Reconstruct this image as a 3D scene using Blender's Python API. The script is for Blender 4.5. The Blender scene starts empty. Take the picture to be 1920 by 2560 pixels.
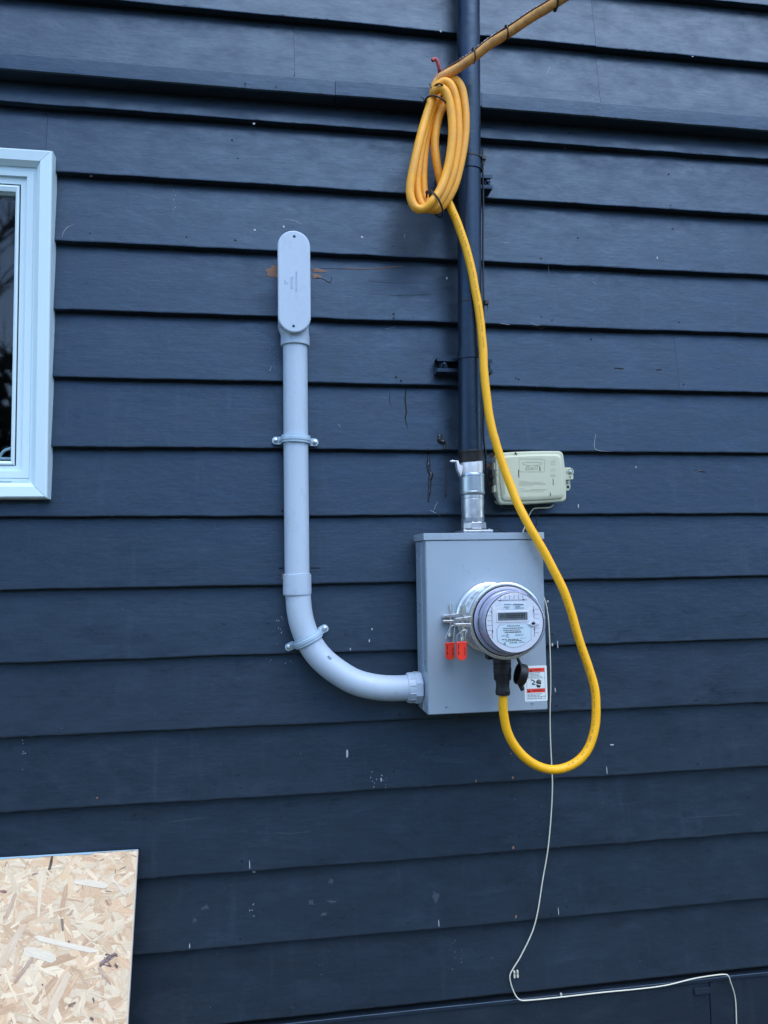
import bpy, bmesh, math, random
from mathutils import Vector, Matrix
random.seed(7)
R = math.radians
sc = bpy.context.scene
col = sc.collection

# ------------------------------------------------------------------ camera
H = 1.65            # camera height above the ground
D = 1.95            # camera distance from the siding
FPX = 1950.0        # focal length in photo pixels (1920 x 2560)
YAW, PITCH, ROLL = R(9.159), R(4.027), R(-0.877)
_fw = Vector((math.sin(YAW)*math.cos(PITCH), math.cos(YAW)*math.cos(PITCH), math.sin(PITCH)))
_rt = _fw.cross(Vector((0, 0, 1))).normalized()
_up = _rt.cross(_fw)
RT = math.cos(ROLL)*_rt + math.sin(ROLL)*_up
UP = -math.sin(ROLL)*_rt + math.cos(ROLL)*_up
FW = _fw
cam_d = bpy.data.cameras.new('camera')
cam_d.sensor_fit = 'VERTICAL'
cam_d.sensor_height = 36.0
cam_d.lens = FPX/2560*36.0
cam_d.clip_start = 0.02
cam_d.clip_end = 2000
cam = bpy.data.objects.new('camera', cam_d)
col.objects.link(cam)
m = Matrix((RT, UP, -FW)).transposed().to_4x4()
m.translation = Vector((0, -D, H))
cam.matrix_world = m
sc.camera = cam
sc.render.resolution_x, sc.render.resolution_y = 768, 1024

def P(px, py, off=0.0):
    """photo pixel -> the point it shows at distance `off` in front of the siding"""
    d = (px-960)/FPX*RT - (py-1280)/FPX*UP + FW
    t = (D-off)/d.y
    return Vector((d.x*t, -off, H+d.z*t))

# ------------------------------------------------------------------ world, sun, exposure
SUN_EL, SUN_AZ = R(62), R(156)     # veiled sun high up in front of the wall, to the right
w = bpy.data.worlds.new('World'); sc.world = w; w.use_nodes = True
nt = w.node_tree; nt.nodes.clear()
sky = nt.nodes.new('ShaderNodeTexSky'); sky.sky_type = 'NISHITA'; sky.sun_disc = False
sky.sun_elevation = SUN_EL; sky.sun_rotation = SUN_AZ
sky.air_density = 1.0; sky.dust_density = 0.6; sky.ozone_density = 3.0
bg = nt.nodes.new('ShaderNodeBackground'); bg.inputs['Strength'].default_value = 0.14
wo = nt.nodes.new('ShaderNodeOutputWorld')
nt.links.new(sky.outputs[0], bg.inputs[0]); nt.links.new(bg.outputs[0], wo.inputs[0])
sun_d = bpy.data.lights.new('sun', 'SUN'); sun_d.energy = 0.85; sun_d.angle = R(60); sun_d.color = (.94, .97, 1)
sun = bpy.data.objects.new('sun', sun_d); col.objects.link(sun)
sdir = Vector((math.sin(SUN_AZ)*math.cos(SUN_EL), math.cos(SUN_AZ)*math.cos(SUN_EL), math.sin(SUN_EL)))
sun.rotation_euler = sdir.to_track_quat('Z', 'Y').to_euler(); sun.location = (0, 20, 20)
sc.view_settings.view_transform = 'Standard'; sc.view_settings.look = 'None'
sc.view_settings.gamma = 1.0; sc.view_settings.exposure = 1.55
sc.render.engine = 'CYCLES'

# ------------------------------------------------------------------ materials
class Mat:
    def __init__(s, name, color, rough=.5, metal=0.0, spec=.5, **kw):
        s.m = bpy.data.materials.new(name); s.m.use_nodes = True
        s.t = s.m.node_tree; s.b = s.t.nodes['Principled BSDF']
        s.b.inputs['Base Color'].default_value = (*color, 1)
        s.b.inputs['Roughness'].default_value = rough
        s.b.inputs['Metallic'].default_value = metal
        s.b.inputs['Specular IOR Level'].default_value = spec
        for k, v in kw.items(): s.b.inputs[k.replace('_', ' ')].default_value = v
        s.tc = None; s.normal = None
    def n(s, typ, **kw):
        x = s.t.nodes.new(typ)
        for k, v in kw.items(): setattr(x, k, v)
        return x
    def l(s, a, b): s.t.links.new(a, b)
    def coord(s, scale=(1, 1, 1), rnd=True):
        if not s.tc:
            s.tc = s.n('ShaderNodeTexCoord'); s.oi = s.n('ShaderNodeObjectInfo')
        mp = s.n('ShaderNodeMapping'); mp.inputs['Scale'].default_value = scale
        s.l(s.tc.outputs['Object'], mp.inputs['Vector'])
        if rnd:
            ml = s.n('ShaderNodeMath', operation='MULTIPLY'); ml.inputs[1].default_value = 37.0
            s.l(s.oi.outputs['Random'], ml.inputs[0])
            cx = s.n('ShaderNodeCombineXYZ')
            for i in range(3): s.l(ml.outputs[0], cx.inputs[i])
            s.l(cx.outputs[0], mp.inputs['Location'])
        return mp.outputs[0]
    def noise(s, scale, stretch=(1, 1, 1), detail=4, rough=.55, dist=0):
        x = s.n('ShaderNodeTexNoise'); x.inputs['Scale'].default_value = scale
        x.inputs['Detail'].default_value = detail; x.inputs['Roughness'].default_value = rough
        x.inputs['Distortion'].default_value = dist
        s.l(s.coord(stretch), x.inputs['Vector']); return x.outputs['Fac']
    def ramp(s, fac, lo, hi, a=0.0, b=1.0):
        x = s.n('ShaderNodeMapRange'); x.clamp = True
        for i, v in zip(('From Min', 'From Max', 'To Min', 'To Max'), (lo, hi, a, b)): x.inputs[i].default_value = v
        s.l(fac, x.inputs['Value']); return x.outputs[0]
    def mix(s, fac, c):
        """lay colour c over the present base colour with factor fac"""
        x = s.n('ShaderNodeMix', data_type='RGBA'); bi = s.b.inputs['Base Color']
        if bi.is_linked: s.l(bi.links[0].from_socket, x.inputs[6])
        else: x.inputs[6].default_value = bi.default_value
        x.inputs[7].default_value = (*c, 1)
        if isinstance(fac, float): x.inputs[0].default_value = fac
        else: s.l(fac, x.inputs[0])
        s.l(x.outputs[2], bi); return s
    def rough(s, fac, lo, hi, a, b): s.l(s.ramp(fac, lo, hi, a, b), s.b.inputs['Roughness']); return s
    def bump(s, fac, strength=.3, dist=.002):
        x = s.n('ShaderNodeBump'); x.inputs['Strength'].default_value = strength; x.inputs['Distance'].default_value = dist
        s.l(fac, x.inputs['Height'])
        if s.normal: s.l(s.normal, x.inputs['Normal'])
        s.normal = x.outputs[0]; s.l(s.normal, s.b.inputs['Normal']); return s

M = {}
def navy(name, c1, c2, rough=(.26, .38), grain=.30):
    a = Mat(name, c1, .45, spec=.70, Specular_Tint=(.45, .70, 1, 1))
    a.mix(a.ramp(a.noise(2.2, (.6, 1, 2.0), 5), .35, .7), c2)
    a.mix(a.ramp(a.oi.outputs['Random'], 0, 1, 0, .45), (c1[0]*.62, c1[1]*.62, c1[2]*.64))           # courses differ a little
    g = a.noise(1.0, (9, 60, 230), 5, .6, .3)
    a.mix(a.ramp(a.noise(1.0, (14, 60, 160), 6, .65, .2), .60, .80, 0, .22), (c2[0]*1.5, c2[1]*1.5, c2[2]*1.45))
    a.mix(a.ramp(a.noise(5.0, (1, 1, 2.6), 7, .7, .8), .52, .80, 0, .45), (.045, .062, .090))       # chalky bloom
    a.mix(a.ramp(a.noise(9.0, (1, 1, 1.6), 6, .72, .4), .55, .76, 0, .55), (.007, .010, .015))       # damp / dirt
    a.mix(a.ramp(a.noise(1.0, (38, 20, 3.2), 5, .6, .3), .58, .82, 0, .34), (.050, .066, .090))               # rain streaks
    a.mix(a.ramp(a.noise(70, (1, 1, 1.3), 6, .75, .5), .60, .80, 0, .40), (.058, .074, .098))                # scuffs and dust
    a.mix(a.ramp(a.noise(330, (1, 1, .6), 2), .72, .80, 0, .30), (.20, .22, .25))                    # dust specks
    a.rough(a.noise(11, (1, 1, 2), 7, .75), .3, .7, rough[0]-.02, rough[1]+.14)
    a.bump(g, grain*.60, .0012); a.bump(a.noise(26, (1, 1, 2), 4, .6), .24, .003); a.bump(a.noise(420), .10, .0006)
    return a.m
M['board'] = navy('navy_board_paint', (.0168, .0255, .0370), (.0222, .0328, .0465))
M['mast'] = navy('navy_pipe_paint', (.0090, .0150, .0260), (.0120, .0195, .0330), (.26, .38), .04)
M['gap'] = Mat('dark_sheathing', (.012, .012, .013), .9).m
a = Mat('white_vinyl', (.60, .77, .83), .32); a.mix(a.ramp(a.noise(6, (1, 1, .5), 5, .7), .5, .8, 0, .18), (.50, .64, .70)); M['vinyl'] = a.m
M['gasket'] = Mat('black_gasket', (.010, .010, .012), .6).m
a = Mat('grey_pvc', (.44, .545, .65), .40); a.mix(a.ramp(a.noise(14, (1, 1, .4), 6, .7), .45, .75, 0, .35), (.50, .60, .70))
a.mix(a.ramp(a.noise(40, (1, 1, .5), 5, .7), .56, .78, 0, .55), (.27, .34, .42)); a.mix(a.ramp(a.noise(260, (1, 1, .25), 3), .62, .74, 0, .4), (.30, .36, .42)); a.rough(a.noise(22, detail=5), .3, .7, .32, .50); a.bump(a.noise(140), .05, .001); M['pvc'] = a.m
a = Mat('pale_pvc_strap', (.40, .55, .66), .34); a.mix(a.ramp(a.noise(60), .5, .75, 0, .3), (.27, .37, .46)); M['strap'] = a.m
a = Mat('grey_enamel', (.315, .40, .475), .30, spec=.6); a.bump(a.noise(520, detail=2), .10, .0005); a.bump(a.noise(7, detail=2), .22, .006)
a.mix(a.ramp(a.noise(5, detail=6, rough=.7), .48, .75, 0, .5), (.36, .44, .51)); a.mix(a.ramp(a.noise(3, (4, 4, .5), 6, .7), .55, .8, 0, .35), (.24, .31, .37)); a.rough(a.noise(9, detail=4), .3, .7, .24, .38); M['enamel'] = a.m
a = Mat('galvanised_steel', (.60, .64, .68), .34, .9); a.mix(a.ramp(a.noise(60, detail=6, rough=.7), .45, .7), (.42, .45, .49)); a.rough(a.noise(40, detail=5), .3, .7, .25, .48); M['galv'] = a.m
a = Mat('zinc_plate', (.55, .66, .68), .36, 1.0); a.mix(a.ramp(a.noise(10, (1, 1, .2), 4), .4, .7), (.45, .52, .60)); M['zinc'] = a.m
a = Mat('cast_aluminium', (.80, .82, .85), .38, .55); a.bump(a.noise(300), .15, .0008); M['alu'] = a.m
a = Mat('ring_steel', (.78, .80, .82), .22, .85); M['ring'] = a.m
M['black'] = Mat('black_rubber', (.011, .012, .014), .48).m
M['tie'] = Mat('black_nylon', (.012, .012, .013), .42).m
def yellow(name, c, dirt, lo, amt):
    a = Mat(name, c, .42)
    a.mix(a.ramp(a.noise(28, detail=6, rough=.75), lo, lo+.22, 0, amt), dirt)
    a.mix(a.ramp(a.noise(120, (1, 1, .5), 5, .7), .60, .76, 0, amt*.8), (dirt[0]*.55, dirt[1]*.5, dirt[2]*.6))
    a.rough(a.noise(50), .3, .7, .36, .58); a.bump(a.noise(240), .06, .001); return a.m
M['yellow'] = yellow('yellow_jacket', (.98, .49, .006), (.76, .35, .03), .54, .5)
M['yellow_old'] = yellow('grubby_yellow_jacket', (.95, .43, .028), (.72, .34, .06), .44, .55)
M['yellow_worn'] = yellow('weathered_yellow_jacket', (.84, .42, .11), (.36, .19, .075), .44, .85)
a = Mat('rusty_wire', (.075, .035, .022), .7); a.mix(a.ramp(a.noise(60), .5, .7), (.14, .07, .04)); M['rust'] = a.m
M['frost'] = Mat('frost', (.75, .78, .80), .6).m
M['redhook'] = Mat('red_vinyl_hook', (.42, .05, .055), .42).m
M['red'] = Mat('red_plastic', (.97, .055, .030), .34).m
M['redprint'] = Mat('red_print', (.92, .07, .045), .45).m
M['ink'] = Mat('black_ink', (.012, .012, .016), .5).m
M['greyink'] = Mat('grey_ink', (.22, .26, .32), .5).m
M['sticker'] = Mat('white_sticker', (.80, .90, .90), .30).m
a = Mat('telecom_plastic', (.55, .58, .43), .50); a.mix(a.ramp(a.noise(24, detail=6, rough=.7), .45, .75, 0, .35), (.48, .49, .34)); a.bump(a.noise(380), .10, .0006); M['telecom'] = a.m
M['telemb'] = Mat('telecom_emboss_shade', (.38, .41, .30), .5).m  # same plastic in a darker tone, relief shading put into the colour
M['pvcdark'] = Mat('pvc_relief_shade', (.27, .41, .56), .5).m  # moulded letters coloured darker in place of their shading
M['face'] = Mat('meter_face', (.80, .84, .87), .35).m
M['lilac'] = Mat('meter_base_plastic', (.44, .47, .60), .35).m
M['plate'] = Mat('meter_nameplate', (.72, .88, .90), .35).m
M['lcd'] = Mat('lcd_glass', (.15, .19, .20), .25).m
M['lcdseg'] = Mat('lcd_segment', (.02, .022, .024), .4).m
M['room'] = Mat('dark_interior', (.03, .03, .032), .9).m
M['whitewire'] = Mat('white_wire_jacket', (.72, .70, .56), .45).m
a = Mat('osb_base', (.68, .48, .30), .8); M['osb'] = a.m
a = Mat('osb_strand', (.6, .5, .4), .72)
at = a.n('ShaderNodeVertexColor', layer_name='Col'); a.l(at.outputs[0], a.b.inputs['Base Color'])
uvn = a.n('ShaderNodeUVMap', uv_map='fibre')
def fibre(sx, sy, d=5):
    mp = a.n('ShaderNodeMapping'); mp.inputs['Scale'].default_value = (sx, sy, 1); a.l(uvn.outputs[0], mp.inputs['Vector'])
    x = a.n('ShaderNodeTexNoise'); x.inputs['Scale'].default_value = 1; x.inputs['Detail'].default_value = d; x.inputs['Roughness'].default_value = .65; a.l(mp.outputs[0], x.inputs['Vector']); return x.outputs['Fac']
a.mix(a.ramp(fibre(45, 700), .45, .75, 0, .45), (.62, .40, .24)); a.mix(a.ramp(fibre(25, 300), .5, .75, 0, .5), (.90, .86, .74)); a.bump(fibre(60, 900), .35, .0006)
a.mix(a.ramp(a.noise(90, (1, 1, 1), 6, .75), .55, .75, 0, .22), (.52, .32, .18)); a.bump(a.noise(260, detail=5), .25, .0008); M['strand'] = a.m
M['osbblue'] = Mat('blue_edge_sealer', (.30, .46, .56), .7).m
M['osbedge'] = Mat('osb_cut_edge', (.62, .55, .45), .85).m
M['barewood'] = Mat('bare_wood', (.22, .125, .08), .75).m
M['hole'] = Mat('nail_hole', (.004, .004, .005), .8).m
M['chip'] = Mat('white_speck', (.38, .42, .46), .6).m
M['scuff_highlight'] = Mat('scuff_and_highlight_paint', (.036, .052, .076), .6).m  # serves real scuffs and the painted highlights on the board lips
M['tar'] = Mat('black_sealant', (.010, .011, .012), .18).m
a = Mat('dead_leaf', (.10, .055, .03), .8); M['leaf'] = a.m
a = Mat('winter_grass', (.055, .06, .03), .9); a.mix(a.ramp(a.noise(.8, detail=8, rough=.7), .4, .65), (.085, .07, .045)); a.bump(a.noise(30, detail=6), .6, .03); M['ground'] = a.m
a = Mat('bark', (.06, .05, .042), .9); M['bark'] = a.m
M['needle'] = Mat('hedge_leaf', (.025, .045, .02), .7).m
M['roof'] = Mat('asphalt_shingle', (.05, .05, .055), .9).m
M['steelscrew'] = Mat('steel_screw', (.62, .68, .66), .3, .9).m
M['darkbolt'] = M['mast']

def clear_mat(name, tint, rough=.02, ior=1.45):
    mm = bpy.data.materials.new(name); mm.use_nodes = True; t = mm.node_tree; t.nodes.clear()
    tr = t.nodes.new('ShaderNodeBsdfTransparent'); tr.inputs[0].default_value = (*tint, 1)
    gl = t.nodes.new('ShaderNodeBsdfGlossy'); gl.inputs['Roughness'].default_value = rough
    lw = t.nodes.new('ShaderNodeLayerWeight'); lw.inputs['Blend'].default_value = .5
    pw = t.nodes.new('ShaderNodeMath'); pw.operation = 'POWER'; pw.inputs[1].default_value = 4.5
    fr = t.nodes.new('ShaderNodeMapRange'); f0 = ((ior-1)/(ior+1))**2; fr.inputs['To Min'].default_value = f0; fr.inputs['To Max'].default_value = .8
    t.links.new(lw.outputs['Facing'], pw.inputs[0]); t.links.new(pw.outputs[0], fr.inputs['Value'])
    mx = t.nodes.new('ShaderNodeMixShader'); o = t.nodes.new('ShaderNodeOutputMaterial')
    t.links.new(fr.outputs[0], mx.inputs[0]); t.links.new(tr.outputs[0], mx.inputs[1]); t.links.new(gl.outputs[0], mx.inputs[2])
    t.links.new(mx.outputs[0], o.inputs[0]); return mm
M['pane'] = clear_mat('window_glass', (.80, .84, .86), .03, 1.5)
M['cover'] = clear_mat('meter_cover_glass', (.93, .94, .98), .015, 1.75)

# ------------------------------------------------------------------ mesh builders
ORIG = {}
class MB:
    def __init__(s): s.v = []; s.f = []; s.c = []
    def add(s, vs, fs):
        o = len(s.v); s.v += [Vector(v) for v in vs]; s.f += [[i+o for i in f] for f in fs]; return s
    def box(s, a, b):
        x0, x1 = sorted((a[0], b[0])); y0, y1 = sorted((a[1], b[1])); z0, z1 = sorted((a[2], b[2]))
        vs = [(x, y, z) for z in (z0, z1) for y in (y0, y1) for x in (x0, x1)]
        return s.add(vs, [(0, 2, 3, 1), (4, 5, 7, 6), (0, 1, 5, 4), (2, 6, 7, 3), (0, 4, 6, 2), (1, 3, 7, 5)])
    def bbox(s, a, b, r=.001):
        """box with chamfered edges (8 x 3 vertices)"""
        x0, x1 = sorted((a[0], b[0])); y0, y1 = sorted((a[1], b[1])); z0, z1 = sorted((a[2], b[2]))
        bm = bmesh.new(); bmesh.ops.create_cube(bm, size=1)
        for v in bm.verts: v.co = Vector(((x0+x1)/2+v.co.x*(x1-x0), (y0+y1)/2+v.co.y*(y1-y0), (z0+z1)/2+v.co.z*(z1-z0)))
        bmesh.ops.bevel(bm, geom=bm.edges[:], offset=r, segments=2, affect='EDGES', profile=.5)
        bm.verts.ensure_lookup_table(); bm.verts.index_update()
        s.add([v.co.copy() for v in bm.verts], [[v.index for v in f.verts] for f in bm.faces]); bm.free(); return s
    def tube(s, pts, r, n=10, cap=True, closed=False, flat=1.0):
        pts = [Vector(p) for p in pts]; k = len(pts); rs = r if isinstance(r, (list, tuple)) else [r]*k
        vs = []; fs = []; ref = None
        for i, p in enumerate(pts):
            if closed: t = pts[(i+1) % k]-pts[i-1]
            else: t = pts[min(i+1, k-1)]-pts[max(i-1, 0)]
            t.normalize()
            if ref is None:
                ref = Vector((0, 1, 0)) if abs(t.y) < .9 else Vector((1, 0, 0))
            u = (ref - t*ref.dot(t)).normalized(); ref = u; b = t.cross(u)
            for j in range(n):
                an = 2*math.pi*j/n; vs.append(p + rs[i]*(math.cos(an)*u*flat + math.sin(an)*b))
        rng = k if closed else k-1
        for i in range(rng):
            for j in range(n):
                a = i*n+j; b2 = i*n+(j+1) % n; c = ((i+1) % k)*n+(j+1) % n; d = ((i+1) % k)*n+j
                fs.append((a, b2, c, d))
        if cap and not closed: fs.append(tuple(range(n))[::-1]); fs.append(tuple((k-1)*n+j for j in range(n)))
        return s.add(vs, fs)
    def lathe(s, prof, o, axis=(0, 0, 1), n=48, cap=True, ang=None):
        """prof: (radius, distance along axis)"""
        ax = Vector(axis).normalized(); o = Vector(o)
        u = Vector((1, 0, 0)) if abs(ax.x) < .9 else Vector((0, 0, 1)); u = (u-ax*u.dot(ax)).normalized(); b = ax.cross(u)
        vs = []; fs = []
        for r, h in prof:
            for j in range(n):
                an = 2*math.pi*(j+.5)/n; vs.append(o+ax*h+max(r, 1e-5)*(math.cos(an)*u+math.sin(an)*b))
        for i in range(len(prof)-1):
            for j in range(n): fs.append((i*n+j, i*n+(j+1) % n, (i+1)*n+(j+1) % n, (i+1)*n+j))
        if cap: fs.append(tuple(range(n))[::-1]); fs.append(tuple((len(prof)-1)*n+j for j in range(n)))
        return s.add(vs, fs)
    def prism(s, pts, y0, y1, bev=0.0):
        """outline of (x, z) points extruded from y0 (back) to y1 (front, nearer the camera); bev rounds the front rim"""
        k = len(pts); cx = sum(p[0] for p in pts)/k; cz = sum(p[1] for p in pts)/k
        layers = [(y0, 0)]
        if bev: layers += [(y1+bev, 0), (y1+bev*.3, bev*.3), (y1, bev)]
        else: layers += [(y1, 0)]
        vs = []; fs = []
        for y, ins in layers:
            for i, p in enumerate(pts):
                if ins:
                    a = Vector(pts[i-1]); b = Vector(p); c = Vector(pts[(i+1) % k])
                    n1 = (b-a); n2 = (c-b); nn = Vector((-(n1.y), n1.x)).normalized()+Vector((-(n2.y), n2.x)).normalized()
                    nn.normalize()
                    if nn.dot(Vector((cx, cz))-b) < 0: nn = -nn
                    q = b+nn*ins
                else: q = p
                vs.append((q[0], y, q[1]))
        for l in range(len(layers)-1):
            for i in range(k): fs.append((l*k+i, l*k+(i+1) % k, (l+1)*k+(i+1) % k, (l+1)*k+i))
        fs.append(tuple(range(k))); fs.append(tuple((len(layers)-1)*k+i for i in range(k))[::-1])
        return s.add(vs, fs)
    def xform(s, mat):
        s.v = [mat @ v for v in s.v]; return s
    def build(s, name, mat, parent=None, smooth=35, kind=None, label=None, recalc=True):
        o0 = ORIG.get(parent.name, Vector()) if parent else Vector()
        me = bpy.data.meshes.new(name)
        me.from_pydata([tuple(v-o0) for v in s.v], [], s.f); me.materials.append(M[mat] if isinstance(mat, str) else mat)
        if recalc:
            bm = bmesh.new(); bm.from_mesh(me); bmesh.ops.recalc_face_normals(bm, faces=bm.faces); bm.to_mesh(me); bm.free()
        if smooth:
            me.shade_smooth(); me.set_sharp_from_angle(angle=R(smooth))
        ob = bpy.data.objects.new(name, me); col.objects.link(ob)
        if smooth and len(me.polygons) < 6000:
            wn = ob.modifiers.new('weighted_normal', 'WEIGHTED_NORMAL'); wn.keep_sharp = True; wn.weight = 80
        if parent: ob.parent = parent
        ORIG[ob.name] = o0
        if kind: ob['kind'] = kind
        if label: ob['label'] = label
        return ob
def thing(name, label, cat, loc, group=None):
    o = bpy.data.objects.new(name, None); col.objects.link(o); o.location = loc; o.empty_display_size = .05
    o['label'] = label; o['category'] = cat
    if group: o['group'] = group
    ORIG[o.name] = Vector(loc); return o
def tag(o, label, cat, group=None):
    o['label'] = label; o['category'] = cat
    if group: o['group'] = group
    return o
def solo(mb, name, mat, label, cat, group=None, smooth=40):
    """a thing that is a single mesh, with its origin at its own lowest middle point"""
    c = Vector((sum(v.x for v in mb.v)/len(mb.v), sum(v.y for v in mb.v)/len(mb.v), min(v.z for v in mb.v)))
    mb.v = [v-c for v in mb.v]; o = mb.build(name, mat, None, smooth); o.location = c
    return tag(o, label, cat, group)
def spline(pts, per=8):
    """Catmull-Rom through the points"""
    pts = [Vector(p) for p in pts]; out = []
    for i in range(len(pts)-1):
        p0 = pts[max(i-1, 0)]; p1 = pts[i]; p2 = pts[i+1]; p3 = pts[min(i+2, len(pts)-1)]
        for k in range(per):
            t = k/per
            out.append(.5*((2*p1)+(p2-p0)*t+(2*p0-5*p1+4*p2-p3)*t*t+(3*p1-p0-3*p2+p3)*t**3))
    out.append(pts[-1]); return out
def stadium(cx, cz, w, h, n=14):
    r = w/2; pts = []
    for k in range(n+1): a = math.pi*k/n; pts.append((cx+r*math.cos(a), cz+h/2-r+r*math.sin(a)))
    for k in range(n+1): a = math.pi+math.pi*k/n; pts.append((cx+r*math.cos(a), cz-h/2+r+r*math.sin(a)))
    return pts
def rrect(x0, z0, x1, z1, r, n=5, bulge=0.0):
    pts = []
    for cx, cz, a0 in ((x1-r, z1-r, 0), (x0+r, z1-r, 90), (x0+r, z0+r, 180), (x1-r, z0+r, 270)):
        for k in range(n+1):
            a = R(a0+90*k/n); pts.append((cx+r*math.cos(a), cz+r*math.sin(a)))
    return pts
_fontcache = {}
def text_mb(body, h, cx, cz, off, depth=.0004, rot=0.0, shear=0.0, align='CENTER', wide=1.0):
    """lettering on a plane that faces the camera side of the wall"""
    cu = bpy.data.curves.new('t', 'FONT'); cu.body = body; cu.size = h*1.4; cu.align_x = align; cu.align_y = 'CENTER'; cu.shear = shear
    cu.extrude = depth/2; cu.resolution_u = 3
    ob = bpy.data.objects.new('t', cu); col.objects.link(ob)
    dg = bpy.context.evaluated_depsgraph_get(); dg.update()
    me = bpy.data.meshes.new_from_object(ob.evaluated_get(dg)); mb = MB()
    c, s_ = math.cos(rot), math.sin(rot); vs = []
    for v in me.vertices:
        x, y = v.co.x*wide, v.co.y
        vs.append((cx+x*c-y*s_, -off-v.co.z, cz+x*s_+y*c))
    mb.add(vs, [list(p.vertices) for p in me.polygons])
    bpy.data.objects.remove(ob); bpy.data.curves.remove(cu); bpy.data.meshes.remove(me)
    return mb
def bar(x0, z0, x1, z1, off, t=.0004):
    return MB().box((x0, -off-t, z0), (x1, -off, z1))

# ------------------------------------------------------------------ the setting
mb = MB(); n = 24; S = 400.0
mb.add([(-S, -S, 0), (S, -S, 0), (S, S, 0), (-S, S, 0)], [(0, 1, 2, 3)])
g = mb.build('ground', 'ground', None, 0); g['kind'] = 'structure'

# ------------------------------------------------------------------ the house: sheathing, boards, window
ZR = [1.413, 1.204, 1.146, .979, .806, .635, .469, .299, .131, -.040, -.209, -.381, -.549, -.721, -.892, -1.064]
ZR = [z+H for z in ZR]
house = thing('house', 'house wall clad in dark navy horizontal lap siding boards', 'house', (0.45, 0.0, 0.0))
XL, XR = -2.2, 2.9
UPOFF = .030
# window opening (from the photograph)
WR = P(131, 800, .006).x                     # right outer edge of the trim
WT = P(60, 370, .030).z; WB = P(60, 1246, .030).z
WW = 1.02; WL = WR-WW
OPX1 = WR-.045; OPX0 = WL+.045; OPZ1 = WT-.045; OPZ0 = WB+.045
mb = MB()
BY0, BY1 = .0285, .16
HX0, HX1, HZ1 = -5.0, 6.0, 6.6
mb.box((HX0, BY0, .02), (OPX0, BY1, HZ1)); mb.box((OPX1, BY0, .02), (HX1, BY1, HZ1))
mb.box((OPX0, BY0, .02), (OPX1, BY1, OPZ0)); mb.box((OPX0, BY0, OPZ1), (OPX1, BY1, HZ1))
mb.build('wall', 'gap', house, 0)
mb = MB()
mb.box((HX0, 7.0, .02), (HX1, 7.15, HZ1)); mb.box((HX0, BY1, .02), (HX0+.15, 7.0, HZ1)); mb.box((HX1-.15, BY1, .02), (HX1, 7.0, HZ1))
mb.box((HX0+.15, BY1, .02), (HX1-.15, 7.0, .20))
mb.build('wall', 'room', house, 0)
mb = MB(); e = .35
mb.add([(HX0-e, -e, HZ1), (HX1+e, -e, HZ1), (HX1+e, 7.5, HZ1), (HX0-e, 7.5, HZ1), (HX0-e, 3.6, HZ1+2.2), (HX1+e, 3.6, HZ1+2.2)],
       [(0, 3, 2, 1), (0, 1, 5, 4), (2, 3, 4, 5), (0, 4, 3), (1, 2, 5)])
mb.build('roof', 'roof', house, 0)

TH = .020
def vnoise(x, s):
    i = math.floor(x); f = x-i; f = f*f*(3-2*f)
    h = lambda k: (math.sin(k*127.1+s*311.7)*43758.5453) % 1.0
    return h(i)*(1-f)+h(i+1)*f-.5
rows = []     # (zb, zt, front offset)
allz = [ZR[0]+.17*k for k in range(5, 0, -1)]+ZR
def warp(x, row): return .0045*vnoise(x*1.7, row+5)+.0009*vnoise(x*17, row+8)+.0022*vnoise(row*3.7, 2)
def front_y(z, x=0.0):
    """y of the painted face at height z"""
    for k, zb in enumerate(allz):
        if z >= zb:
            if k == 6 and z < zb+.043: return -UPOFF-.012
            return (-UPOFF if k <= 6 else 0)+TH*(z-zb)/.17*1.05+warp(x, k)
    return .0055 if z > allz[-1]-.0275 else .010
def board(x0, x1, zb, zt, off, seed, top=None, bottom=None):
    row = min(range(len(allz)), key=lambda i: abs(allz[i]-zb))
    """one lap board; top(x)/bottom(x) override the upper and lower edge"""
    mb = MB(); xs = [x0]; x = x0
    while x < x1-.05: x += random.uniform(.016, .034); xs.append(x)
    xs.append(x1)
    if top: xs = sorted(set(xs+[WR-.030, WR-.0295]) if x0 < WR-.03 < x1 else set(xs))
    k = 9; vs = []; fs = []
    for x in xs:
        dz = .0024*vnoise(x*3.1, seed)+.0016*vnoise(x*14, seed+2)+.0011*vnoise(x*47, seed+3); dy = warp(x, row)
        b = (bottom(x) if bottom else zb)+dz; t = top(x) if top else zt
        y0 = -off+dy; q = .0022+.0008*vnoise(x*30, seed+9)
        fy = lambda z: y0+TH*(z-zb)/.17*1.05
        pr = [(y0+TH, b+.0005), (fy(b)+q, b), (fy(b)+q*.3, b+q*.3), (fy(b), b+q), (fy(b+q+.003), b+q+.003)]
        for j in range(1, 5):
            z = b+q+(t-b-q)*j/5; pr.append((fy(z)+.0005*vnoise(x*4+j*5, seed+j), z))
        pr.append((fy(t), t))
        vs += [(x, y, z) for y, z in pr]
        vs.append((x, fy(t)+TH-.001, t))
    k = 11
    for i in range(len(xs)-1):
        for j in range(k): fs.append((i*k+j, i*k+(j+1) % k, (i+1)*k+(j+1) % k, (i+1)*k+j))
    fs.append(tuple(range(k))[::-1]); fs.append(tuple((len(xs)-1)*k+j for j in range(k)))
    mb.add(vs, fs); return mb.build('siding_board', 'board', house, 40)
def X(px, py): return P(px, py, 0).x
joints = {5: [X(1476, 60)], 6: [X(735, 150), X(1490, 220)], 3: [X(500, -500)], 11: [X(1697, 920)], 2: [1.9]}
bi = 0
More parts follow.
